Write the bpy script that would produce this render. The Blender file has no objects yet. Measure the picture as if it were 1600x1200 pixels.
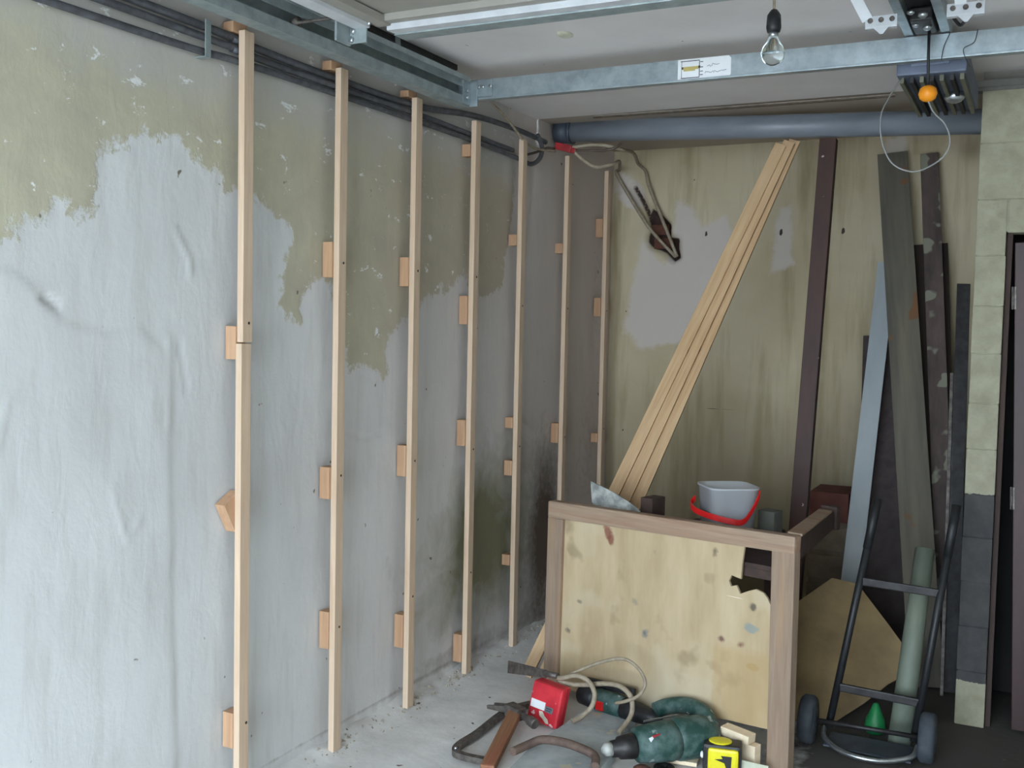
import bpy, bmesh, math, random
import numpy as np
from mathutils import Vector, Matrix, Quaternion

random.seed(7)
sc = bpy.context.scene
COL = sc.collection

# ------------------------------------------------------------------ camera, sky, exposure
def basis(yaw, pitch, roll):
    cy, sy = math.cos(yaw), math.sin(yaw)
    r, f, u = Vector((cy, sy, 0)), Vector((-sy, cy, 0)), Vector((0, 0, 1))
    cp, sp = math.cos(pitch), math.sin(pitch)
    f2, u2 = f * cp - u * sp, u * cp + f * sp
    cr, sr = math.cos(roll), math.sin(roll)
    return r * cr + u2 * sr, u2 * cr - r * sr, f2

r_, u_, f_ = basis(math.radians(26.747), math.radians(3.212), math.radians(1.202))
cam_d = bpy.data.cameras.new('camera')
cam_d.sensor_fit = 'HORIZONTAL'
cam_d.sensor_width = 36.0
cam_d.lens = 36.0 * 1633.7 / 1600.0
cam_d.clip_start = 0.02
cam = bpy.data.objects.new('camera', cam_d)
COL.objects.link(cam)
m = Matrix((r_, u_, -f_)).transposed().to_4x4()
m.translation = Vector((2.2, 0.0, 1.51))
cam.matrix_world = m
sc.camera = cam

world = bpy.data.worlds.new('overcast_sky')
sc.world = world
world.use_nodes = True
wn = world.node_tree.nodes
wl = world.node_tree.links
wn.clear()
w_out = wn.new('ShaderNodeOutputWorld')
w_bg = wn.new('ShaderNodeBackground')
w_tc = wn.new('ShaderNodeTexCoord')
w_sep = wn.new('ShaderNodeSeparateXYZ')
w_rmp = wn.new('ShaderNodeValToRGB')
w_rmp.color_ramp.elements[0].position = 0.0
w_rmp.color_ramp.elements[0].color = (0.735, 0.87, 0.99, 1)
w_rmp.color_ramp.elements[1].position = 0.9
w_rmp.color_ramp.elements[1].color = (0.935, 1.13, 1.31, 1)
wl.new(w_tc.outputs['Generated'], w_sep.inputs[0])
wl.new(w_sep.outputs['Z'], w_rmp.inputs[0])
wl.new(w_rmp.outputs[0], w_bg.inputs[0])
w_bg.inputs[1].default_value = 3.25
wl.new(w_bg.outputs[0], w_out.inputs[0])

# the open garage doorway guides light sampling (a portal gives off no light itself)
pd = bpy.data.lights.new('doorway_portal', 'AREA')
pd.shape = 'RECTANGLE'
pd.size, pd.size_y = 2.4, 2.36
pd.cycles.is_portal = True
po = bpy.data.objects.new('doorway_portal', pd)
COL.objects.link(po)
po.location = (1.30, -1.8, 1.18)
po.rotation_euler = (math.radians(90), 0, 0)

sc.view_settings.view_transform = 'Standard'
sc.view_settings.look = 'None'
sc.view_settings.gamma = 1.0
sc.view_settings.use_curve_mapping = False
sc.view_settings.exposure = 2.24
sc.cycles.max_bounces = 10
sc.cycles.diffuse_bounces = 6

# ------------------------------------------------------------------ materials
def lin(c):
    return tuple(((x / 255) / 12.92 if x / 255 <= 0.04045 else ((x / 255 + 0.055) / 1.055) ** 2.4) for x in c) + (1.0,)

class NT:
    """small node-tree helper"""
    def __init__(s, name):
        s.m = bpy.data.materials.new(name)
        s.m.use_nodes = True
        s.n, s.l = s.m.node_tree.nodes, s.m.node_tree.links
        s.b = s.n['Principled BSDF']
    def add(s, t, **kw):
        n = s.n.new(t)
        for k, v in kw.items():
            setattr(n, k, v)
        return n
    def link(s, a, b):
        s.l.new(a, b)
    def coords(s, scale=(1, 1, 1), kind='Object'):
        tc = s.add('ShaderNodeTexCoord')
        mp = s.add('ShaderNodeMapping')
        mp.inputs['Scale'].default_value = scale
        s.link(tc.outputs[kind], mp.inputs[0])
        return mp.outputs[0]
    def noise(s, vec, scale, detail=4.0, rough=0.6, dist=0.0):
        n = s.add('ShaderNodeTexNoise')
        n.inputs['Scale'].default_value = scale
        n.inputs['Detail'].default_value = detail
        n.inputs['Roughness'].default_value = rough
        n.inputs['Distortion'].default_value = dist
        s.link(vec, n.inputs['Vector'])
        return n.outputs['Fac']
    def ramp(s, fac, a, b, ca=(0, 0, 0, 1), cb=(1, 1, 1, 1)):
        r = s.add('ShaderNodeValToRGB')
        e = r.color_ramp.elements
        e[0].position, e[1].position = max(0, min(a, b)), min(1, max(a, b))
        e[0].color, e[1].color = (ca, cb) if a <= b else (cb, ca)
        s.link(fac, r.inputs[0])
        return r.outputs[0]
    def math(s, op, a, b=None, clamp=False):
        n = s.add('ShaderNodeMath', operation=op, use_clamp=clamp)
        for i, v in enumerate((a, b)):
            if v is None:
                continue
            if isinstance(v, (int, float)):
                n.inputs[i].default_value = v
            else:
                s.link(v, n.inputs[i])
        return n.outputs[0]
    def mix(s, fac, a, b, blend='MIX'):
        n = s.add('ShaderNodeMix', data_type='RGBA', blend_type=blend)
        for sock, v in ((n.inputs['Factor'], fac), (n.inputs[6], a), (n.inputs[7], b)):
            if isinstance(v, (int, float)):
                sock.default_value = v
            elif isinstance(v, tuple):
                sock.default_value = v
            else:
                s.link(v, sock)
        return n.outputs[2]
    def attr(s, name):
        a = s.add('ShaderNodeAttribute', attribute_name=name)
        return a.outputs['Fac']
    def bump(s, h, strength=0.3, dist=0.01):
        b = s.add('ShaderNodeBump')
        b.inputs['Strength'].default_value = strength
        b.inputs['Distance'].default_value = dist
        s.link(h, b.inputs['Height'])
        s.link(b.outputs[0], s.b.inputs['Normal'])
    def color(s, v):
        if isinstance(v, tuple):
            s.b.inputs['Base Color'].default_value = v
        else:
            s.link(v, s.b.inputs['Base Color'])

MATS = {}
def pm(name, c1, c2=None, scale=8.0, rough=0.7, metal=0.0, bump=0.0, stretch=(1, 1, 1), lo=0.35, hi=0.65, speck=None, dist=0.0):
    """two-tone noise material; speck = (colour, scale, threshold)"""
    if name in MATS:
        return MATS[name]
    t = NT(name)
    c2 = c2 or c1
    v = t.coords(stretch)
    n = t.noise(v, scale, 5, 0.6, dist)
    col = t.mix(t.ramp(n, lo, hi), lin(c1), lin(c2))
    if speck:
        sn = t.noise(t.coords(), speck[1], 2, 0.5)
        col = t.mix(t.ramp(sn, speck[2], speck[2] + 0.03), col, lin(speck[0]))
    t.color(col)
    t.b.inputs['Roughness'].default_value = rough
    t.b.inputs['Metallic'].default_value = metal
    if bump:
        t.bump(n, bump, 0.004)
    MATS[name] = t.m
    return t.m

def wood(name, c1, c2, c3, axis='Z', knot=None, rough=0.7):
    """grain stretched along one local axis, with sparse knots"""
    if name in MATS:
        return MATS[name]
    t = NT(name)
    st = {'X': (0.06, 1, 1), 'Y': (1, 0.06, 1), 'Z': (1, 1, 0.06)}[axis]
    v = t.coords(st)
    n1 = t.noise(v, 60, 4, 0.6, 0.4)
    n2 = t.noise(v, 14, 2, 0.5)
    col = t.mix(t.ramp(n1, 0.3, 0.7), lin(c1), lin(c2))
    col = t.mix(t.ramp(n2, 0.5, 0.75), col, lin(c3))
    if knot:
        ks = {'X': (0.5, 1, 1), 'Y': (1, 0.5, 1), 'Z': (1, 1, 0.5)}[axis]
        kn = t.noise(t.coords(ks), 11, 1, 0.4)
        col = t.mix(t.ramp(kn, 0.735, 0.77), col, lin(knot))
    t.color(col)
    t.b.inputs['Roughness'].default_value = rough
    t.bump(n1, 0.15, 0.002)
    MATS[name] = t.m
    return t.m

PINE = wood('pine', (212, 188, 164), (194, 166, 140), (216, 192, 168), 'Z', (120, 84, 58))
PINE_OLD = wood('pine_spare', (204, 172, 134), (180, 144, 104), (208, 178, 142), 'Z', (92, 60, 40))
PACK = wood('packer_wood', (196, 158, 126), (176, 136, 104), (188, 148, 116), 'Z')
OFFCUT = wood('offcut_wood', (244, 226, 198), (232, 210, 178), (246, 232, 206), 'X')
GALV = pm('galvanised_steel', (176, 186, 190), (150, 160, 165), 22, 0.42, 0.75, 0.05)
GALV_D = pm('dull_zinc_track', (160, 170, 170), (136, 146, 148), 18, 0.5, 0.35, 0.05)
WHITE_AL = pm('white_painted_steel', (202, 204, 208), (184, 186, 190), 10, 0.45, 0.1)
STEEL = pm('bright_steel', (200, 205, 208), (170, 174, 178), 40, 0.28, 0.9)
DKSTEEL = pm('dark_steel', (62, 60, 60), (44, 42, 43), 25, 0.5, 0.6)
IRON = pm('worn_iron', (128, 121, 116), (84, 78, 75), 40, 0.5, 0.6, 0.1)
CABLE_D = pm('dusty_dark_conduit', (92, 94, 100), (66, 66, 70), 30, 0.6, 0.0, 0.0)
CABLE_B = pm('beige_cable', (164, 152, 132), (138, 124, 106), 40, 0.6)
CABLE_BR = pm('brown_cable', (98, 84, 70), (76, 62, 52), 40, 0.6)
BLACK = pm('black_plastic', (34, 35, 38), (26, 27, 29), 30, 0.5)
RUBBER = pm('rubber_tyre', (72, 78, 86), (52, 58, 66), 20, 0.8)
PVC = pm('grey_drain_plastic', (138, 144, 154), (118, 124, 134), 9, 0.38, 0.0, 0.0, (0.3, 1, 1))
PVC_D = pm('dark_drain_coupling', (72, 80, 94), (56, 62, 74), 9, 0.45)
RED = pm('red_plastic', (214, 52, 64), (190, 40, 54), 14, 0.4, 0, 0, (1, 1, 1), 0.4, 0.6, ((226, 190, 190), 26, 0.68))
RED_B = pm('red_handle', (226, 34, 34), (205, 26, 28), 10, 0.4)
REDTERM = pm('red_connector', (178, 40, 46), (140, 32, 36), 20, 0.5)
ORANGE = pm('orange_knob', (240, 150, 24), (228, 134, 18), 10, 0.45)
GREEN_T = pm('dusty_green_tool', (28, 66, 60), (98, 118, 116), 18, 0.6, 0, 0, (1, 1, 1), 0.42, 0.72, ((150, 160, 158), 22, 0.66))
YELLOW = pm('yellow_plastic', (236, 226, 40), (222, 208, 30), 12, 0.4)
CREAM = pm('cream_tape', (214, 216, 196), (196, 198, 178), 20, 0.5)
WHITE = pm('white_sticker', (236, 238, 240), (226, 228, 232), 12, 0.5)
INK = pm('dark_ink', (60, 62, 74), (44, 46, 58), 20, 0.6)
INKY = pm('ochre_ink', (196, 178, 110), (180, 160, 92), 20, 0.6)
HANDLE = wood('rusty_handle', (150, 108, 78), (118, 78, 54), (160, 92, 74), 'Z')
BROWNPOST = pm('dark_red_brown_paint', (72, 40, 32), (52, 28, 23), 12, 0.6, 0, 0.1, (1, 1, 0.2), 0.35, 0.65, ((176, 160, 150), 34, 0.72))
DOORPAINT = pm('red_brown_door_paint', (66, 38, 37), (52, 30, 30), 16, 0.5, 0, 0.1, (1, 1, 0.1))
PALEBOARD = pm('pale_grey_board', (170, 176, 178), (154, 160, 164), 7, 0.6, 0, 0, (1, 1, 0.2))
GREYPLANK = pm('weathered_grey_plank', (116, 108, 94), (86, 82, 74), 12, 0.85, 0, 0.3, (1, 1, 0.08), 0.35, 0.65, ((118, 84, 58), 5, 0.62))
MOTPLANK = pm('mottled_plank', (96, 82, 76), (70, 58, 56), 14, 0.85, 0, 0.3, (1, 1, 0.3), 0.35, 0.65, ((130, 128, 112), 9, 0.58))
DKPLANK = pm('dark_brown_plank', (70, 54, 48), (54, 42, 38), 12, 0.8, 0, 0.2, (1, 1, 0.1))
CHIPB = pm('dark_brown_chipboard', (74, 64, 62), (60, 50, 50), 20, 0.8)
CARD = pm('tan_hardboard', (160, 136, 98), (124, 104, 76), 4, 0.8, 0, 0.1, (1, 1, 1), 0.35, 0.65)
PALEPIPE = pm('pale_green_pipe', (118, 126, 112), (94, 102, 92), 7, 0.6, 0, 0, (1, 1, 0.4))
SLAB = pm('grey_slab', (182, 188, 190), (150, 156, 160), 8, 0.9, 0, 0.3, (1, 1, 1), 0.35, 0.65, ((186, 180, 160), 12, 0.68))
BENCHW = wood('worn_brown_bench_wood', (172, 148, 126), (142, 118, 100), (152, 114, 90), 'X')
BENCHV = wood('worn_brown_stile_wood', (158, 136, 116), (134, 112, 96), (176, 140, 102), 'Z')
BENCHD = pm('dark_bench_wood', (74, 56, 50), (58, 44, 40), 18, 0.8)
MOTOR = pm('blue_grey_motor_case', (98, 106, 126), (84, 92, 110), 8, 0.5)
MOTRIB = pm('olive_motor_rib', (112, 110, 92), (92, 92, 78), 12, 0.6)
TROWEL = pm('plaster_smeared_steel', (186, 188, 184), (128, 130, 128), 16, 0.6, 0.2, 0.2, (1, 1, 1), 0.4, 0.6)
BRICKRED = pm('exposed_red_brick', (104, 64, 52), (78, 50, 42), 22, 0.95, 0, 0.4)
DKBOX = pm('dark_red_box', (110, 62, 52), (88, 48, 42), 9, 0.8)
GREYBLK = pm('grey_block', (104, 104, 96), (84, 84, 78), 12, 0.9)
GREENB = pm('green_bag', (26, 128, 70), (16, 96, 52), 8, 0.5)
PLATE = pm('blue_grey_plate', (84, 92, 102), (66, 72, 82), 10, 0.5, 0.4)
CRUMB = pm('plaster_crumbs', (176, 168, 154), (136, 126, 112), 30, 0.95)
PANEL = pm('door_leaf_underside', (156, 152, 144), (140, 136, 128), 5, 0.6, 0, 0, (1, 1, 1), 0.3, 0.7)
DAB = pm('white_plaster_dab', (226, 222, 204), (200, 196, 176), 30, 0.9)

def plywood():
    t = NT('stained_plywood')
    v = t.coords((1, 1, 0.25))
    n1 = t.noise(v, 9, 5, 0.6)
    col = t.mix(t.ramp(n1, 0.3, 0.7), lin((198, 178, 146)), lin((172, 150, 116)))
    n2 = t.noise(t.coords(), 3.0, 3, 0.6)
    col = t.mix(t.ramp(n2, 0.52, 0.75), col, lin((200, 186, 160)))
    for sc_, th, c in ((5.5, 0.62, (132, 112, 84)), (9.0, 0.69, (104, 110, 108)), (8.3, 0.70, (104, 66, 60))):
        mp = t.add('ShaderNodeMapping')
        mp.inputs['Location'].default_value = (sc_ * 3.1, sc_, th * 7)
        tc = t.add('ShaderNodeTexCoord')
        t.link(tc.outputs['Object'], mp.inputs[0])
        col = t.mix(t.math('MULTIPLY', t.ramp(t.noise(mp.outputs[0], sc_, 3, 0.5), th, th + 0.08), 0.5), col, lin(c))
    # individual paint drips and knots, and the browner patch at the lower right
    tc0 = t.add('ShaderNodeTexCoord')
    sp = t.add('ShaderNodeSeparateXYZ')
    t.link(tc0.outputs['Object'], sp.inputs[0])
    wob = t.math('MULTIPLY', t.math('SUBTRACT', t.noise(t.coords(), 22, 4, 0.6), 0.5), 0.045)
    for u0, v0, r0, asp, c in ((.300, .712, .016, .7, (128, 74, 58)), (.316, .686, .012, .6, (128, 74, 58)), (.487, .348, .013, 1, (92, 104, 112)), (.822, .403, .012, 1.3, (96, 58, 56)),
                               (.901, .398, .010, 1.2, (116, 76, 60)), (.937, .465, .024, 1.6, (138, 146, 140)), (.163, .408, .014, 1.8, (128, 118, 96)), (.784, .717, .009, .8, (96, 84, 62)),
                               (.946, .545, .010, 1.2, (86, 80, 70)), (.110, .279, .009, 1.3, (110, 98, 82)), (.95, .33, .02, 2, (164, 134, 84))):
        dx = t.math('SUBTRACT', sp.outputs['X'], u0)
        dz = t.math('MULTIPLY', t.math('SUBTRACT', sp.outputs['Z'], v0), asp)
        d = t.math('ADD', t.math('SQRT', t.math('ADD', t.math('MULTIPLY', dx, dx), t.math('MULTIPLY', dz, dz))), wob)
        col = t.mix(t.math('MULTIPLY', t.ramp(d, r0 + .006, r0 - .004), 0.85), col, lin(c))
    lowr = t.math('MULTIPLY', t.ramp(t.math('ADD', sp.outputs['X'], wob), 0.785, 0.80), t.ramp(t.math('ADD', sp.outputs['Z'], wob), 0.40, 0.36))
    col = t.mix(t.math('MULTIPLY', lowr, 0.55), col, lin((176, 148, 104)))
    # thin white scratches running down to the right
    mp = t.add('ShaderNodeMapping')
    mp.inputs['Rotation'].default_value = (0, math.radians(32), 0)
    mp.inputs['Scale'].default_value = (1.2, 1, 40)
    tc = t.add('ShaderNodeTexCoord')
    t.link(tc.outputs['Object'], mp.inputs[0])
    col = t.mix(t.ramp(t.noise(mp.outputs[0], 3.0, 1, 0.4), 0.78, 0.80), col, lin((230, 224, 210)))
    t.color(col)
    t.b.inputs['Roughness'].default_value = 0.75
    return t.m
PLY = plywood()

def left_wall_mat():
    t = NT('patchy_plaster_and_old_paint')
    v = t.coords()
    fine = t.noise(v, 26, 6, 0.65)
    mid = t.noise(v, 7, 5, 0.62, 0.6)
    big = t.noise(v, 1.3, 4, 0.55)
    streak = t.noise(t.coords((1, 5.0, 0.7)), 3.2, 4, 0.6)
    plaster = t.mix(t.ramp(big, 0.32, 0.68), lin((212, 213, 214)), lin((198, 198, 199)))
    plaster = t.mix(t.math('MULTIPLY', t.ramp(streak, 0.5, 0.72), 0.38), plaster, lin((174, 170, 166)))
    plaster = t.mix(t.attr('pink'), plaster, lin((202, 190, 183)))
    paint = t.mix(t.ramp(mid, 0.3, 0.7), lin((188, 183, 160)), lin((174, 168, 150)))
    paint = t.mix(t.attr('pink'), paint, lin((176, 161, 146)))
    # flaked edge: distance field roughened by noise
    edge = t.math('ADD', t.attr('paint'), t.math('MULTIPLY', t.math('SUBTRACT', mid, 0.5), 0.9))
    edge = t.math('ADD', edge, t.math('MULTIPLY', t.math('SUBTRACT', fine, 0.5), 0.55))
    pf = t.ramp(edge, 0.46, 0.56)
    # grey-white film over the top of the wall
    film = t.math('ADD', t.attr('film'), t.math('MULTIPLY', t.math('SUBTRACT', mid, 0.5), 0.9))
    paint = t.mix(t.math('MULTIPLY', t.ramp(film, 0.15, 0.85), 0.88), paint, lin((188, 185, 182)))
    col = t.mix(pf, plaster, paint)
    # white flakes where paint has chipped
    fl = t.noise(t.coords((1, 2.6, 5.0)), 3.6, 5, 0.7, 0.3)
    flf = t.math('MULTIPLY', t.ramp(fl, 0.62, 0.66), pf)
    col = t.mix(t.math('MULTIPLY', flf, t.attr('flake')), col, lin((226, 226, 226)))
    # mould, then dark brown stains with bench shade painted in
    mo = t.math('ADD', t.attr('mould'), t.math('MULTIPLY', t.math('SUBTRACT', mid, 0.5), 0.8))
    mof = t.math('MULTIPLY', t.ramp(mo, 0.30, 1.0), t.math('GREATER_THAN', t.attr('mould'), 0.02))
    col = t.mix(mof, col, lin((128, 124, 98)))
    md = t.math('ADD', t.attr('damp_shade'), t.math('MULTIPLY', t.math('SUBTRACT', fine, 0.5), 0.5))
    mdf = t.math('MULTIPLY', t.ramp(md, 0.35, 0.9), t.math('GREATER_THAN', t.attr('damp_shade'), 0.02))
    col = t.mix(mdf, col, lin((98, 84, 72)))
    col = t.mix(t.ramp(t.noise(v, 19, 2, 0.5), 0.74, 0.77), col, lin((120, 112, 100)))
    t.color(col)
    t.b.inputs['Roughness'].default_value = 0.85
    h = t.math('ADD', t.math('MULTIPLY', pf, 0.35), t.math('MULTIPLY', fine, 0.35))
    h = t.math('ADD', h, t.math('MULTIPLY', t.noise(t.coords((1, 2.5, 1)), 5, 4, 0.6, 0.8), 0.6))
    t.bump(h, 0.35, 0.008)
    return t.m

def back_wall_mat():
    t = NT('stained_cream_wall')
    v = t.coords()
    fine = t.noise(v, 24, 6, 0.65)
    mid = t.noise(v, 6, 5, 0.6, 0.4)
    streak = t.noise(t.coords((5.0, 1, 0.5)), 2.4, 4, 0.6)
    big = t.noise(v, 1.6, 4, 0.55)
    col = t.mix(t.ramp(big, 0.35, 0.65), lin((200, 187, 160)), lin((184, 169, 140)))
    col = t.mix(t.math('MULTIPLY', t.ramp(streak, 0.48, 0.7), 0.7), col, lin((152, 136, 104)))
    col = t.mix(t.math('MULTIPLY', t.ramp(mid, 0.55, 0.75), 0.5), col, lin((184, 172, 150)))
    edge = t.math('ADD', t.attr('plaster'), t.math('MULTIPLY', t.math('SUBTRACT', mid, 0.5), 0.5))
    edge = t.math('ADD', edge, t.math('MULTIPLY', t.math('SUBTRACT', fine, 0.5), 0.25))
    pf = t.ramp(edge, 0.46, 0.6)
    col = t.mix(pf, col, lin((200, 190, 181)))
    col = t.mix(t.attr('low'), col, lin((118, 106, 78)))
    col = t.mix(t.ramp(t.attr('hole'), 0.4, 0.6), col, lin((62, 44, 38)))
    col = t.mix(t.ramp(t.attr('mark'), 0.45, 0.55), col, lin((58, 50, 44)))
    col = t.mix(t.ramp(t.noise(v, 15, 3, 0.6), 0.72, 0.76), col, lin((104, 92, 72)))
    t.color(col)
    t.b.inputs['Roughness'].default_value = 0.85
    t.bump(t.math('ADD', t.math('MULTIPLY', pf, -0.4), fine), 0.3, 0.006)
    return t.m

def floor_mat():
    t = NT('dusty_concrete')
    v = t.coords()
    n = t.noise(v, 5, 6, 0.65)
    col = t.mix(t.ramp(n, 0.32, 0.68), lin((228, 227, 226)), lin((204, 202, 200)))
    dust_and_shade = t.math('ADD', t.attr('dust_and_shade'), t.math('MULTIPLY', t.math('SUBTRACT', t.noise(v, 9, 5, 0.6), 0.5), 0.9))
    col = t.mix(t.math('SUBTRACT', 1.0, t.ramp(dust_and_shade, 0.3, 0.65)), col, lin((74, 70, 66)))
    col = t.mix(t.math('MULTIPLY', t.ramp(t.noise(t.coords((1.4, 3, 1)), 4, 4, 0.6), 0.62, 0.72), t.ramp(dust_and_shade, 0.4, 0.6)), col, lin((212, 216, 218)))
    col = t.mix(t.ramp(t.noise(v, 22, 2, 0.5), 0.72, 0.75), col, lin((110, 98, 84)))
    t.color(col)
    t.b.inputs['Roughness'].default_value = 0.9
    t.bump(t.noise(v, 30, 5, 0.65), 0.3, 0.006)
    return t.m

def ceiling_mat():
    t = NT('grey_ceiling_plaster')
    v = t.coords()
    n = t.noise(v, 2.2, 5, 0.6)
    col = t.mix(t.ramp(n, 0.3, 0.7), lin((230, 225, 224)), lin((216, 210, 209)))
    # darker strip beyond the joint
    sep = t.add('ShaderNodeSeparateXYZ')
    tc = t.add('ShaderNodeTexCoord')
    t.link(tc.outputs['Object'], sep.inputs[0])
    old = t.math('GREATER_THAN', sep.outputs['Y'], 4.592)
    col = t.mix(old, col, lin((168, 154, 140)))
    n2 = t.noise(v, 26, 3, 0.5)
    col = t.mix(t.ramp(n2, 0.74, 0.77), col, lin((110, 98, 92)))
    t.color(col)
    t.b.inputs['Roughness'].default_value = 0.9
    t.bump(t.noise(v, 40, 4, 0.6), 0.2, 0.004)
    return t.m

def block_mat():
    t = NT('half_painted_block')
    geo = t.add('ShaderNodeNewGeometry')
    sep = t.add('ShaderNodeSeparateXYZ')
    t.link(geo.outputs['Position'], sep.inputs[0])
    mp = t.add('ShaderNodeMapping')
    t.link(geo.outputs['Position'], mp.inputs[0])
    n = t.noise(mp.outputs[0], 14, 5, 0.65)
    f = t.noise(mp.outputs[0], 60, 4, 0.6)
    z = t.math('ADD', sep.outputs['Z'], t.math('MULTIPLY', t.math('SUBTRACT', n, 0.5), 0.05))
    paint = t.math('MAXIMUM', t.math('GREATER_THAN', z, 0.9), t.math('LESS_THAN', z, 0.172))
    bare = t.mix(t.ramp(n, 0.3, 0.7), lin((76, 75, 74)), lin((58, 57, 58)))
    pc = t.mix(t.ramp(n, 0.35, 0.7), lin((164, 160, 138)), lin((142, 138, 118)))
    pc = t.mix(t.ramp(t.noise(mp.outputs[0], 18, 4, 0.65), 0.64, 0.72), pc, lin((150, 140, 122)))
    t.color(t.mix(paint, bare, pc))
    t.b.inputs['Roughness'].default_value = 0.85
    t.bump(f, 0.35, 0.006)
    return t.m
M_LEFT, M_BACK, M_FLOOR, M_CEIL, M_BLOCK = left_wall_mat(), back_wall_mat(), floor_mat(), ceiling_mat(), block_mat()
MORTAR = pm('block_mortar', (170, 168, 148), (140, 138, 122), 30, 0.95)
PLAINWALL = pm('plain_cream_wall', (216, 212, 200), (204, 200, 186), 3, 0.9)
DOORWAY_SHADE = pm('painted_doorway_shade', (46, 43, 41), (36, 34, 33), 4, 0.9)  # near-black colour stands in for the shade beyond the doorway
GROUND = pm('pale_concrete_drive', (196, 194, 190), (180, 178, 174), 14, 0.95)  # unseen ground, made pale to bounce light onto the ceiling

def glass_mat(name, col, rough, trans, ior=1.45):
    t = NT(name)
    t.color(lin(col))
    t.b.inputs['Roughness'].default_value = rough
    t.b.inputs['Transmission Weight'].default_value = trans
    t.b.inputs['IOR'].default_value = ior
    MATS[name] = t.m
    return t.m
GLASS = glass_mat('clear_bulb_glass', (240, 244, 244), 0.03, 1.0, 1.3)
CLEARPL = glass_mat('cloudy_clear_plastic', (244, 246, 250), 0.3, 0.65, 1.2)

# ------------------------------------------------------------------ mesh helpers
def catmull(pts, sub=6, closed=False):
    P = [Vector(p) for p in pts]
    if len(P) < 3:
        return P
    out = []
    n = len(P)
    for i in range(n if closed else n - 1):
        g = (lambda k: P[k % n]) if closed else (lambda k: P[max(0, min(n - 1, k))])
        p0, p1, p2, p3 = g(i - 1), g(i), g(i + 1), g(i + 2)
        for s in range(sub):
            u = s / sub
            out.append(0.5 * ((2 * p1) + (p2 - p0) * u + (2 * p0 - 5 * p1 + 4 * p2 - p3) * u * u + (3 * p1 - p0 - 3 * p2 + p3) * u ** 3))
    if not closed:
        out.append(P[-1])
    return out

def frame_for(axis, side=None):
    a = Vector(axis).normalized()
    s = Vector(side) if side is not None else (Vector((0, 0, 1)) if abs(a.z) < 0.9 else Vector((1, 0, 0)))
    s = (s - a * s.dot(a)).normalized()
    return a, s, a.cross(s)

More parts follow.
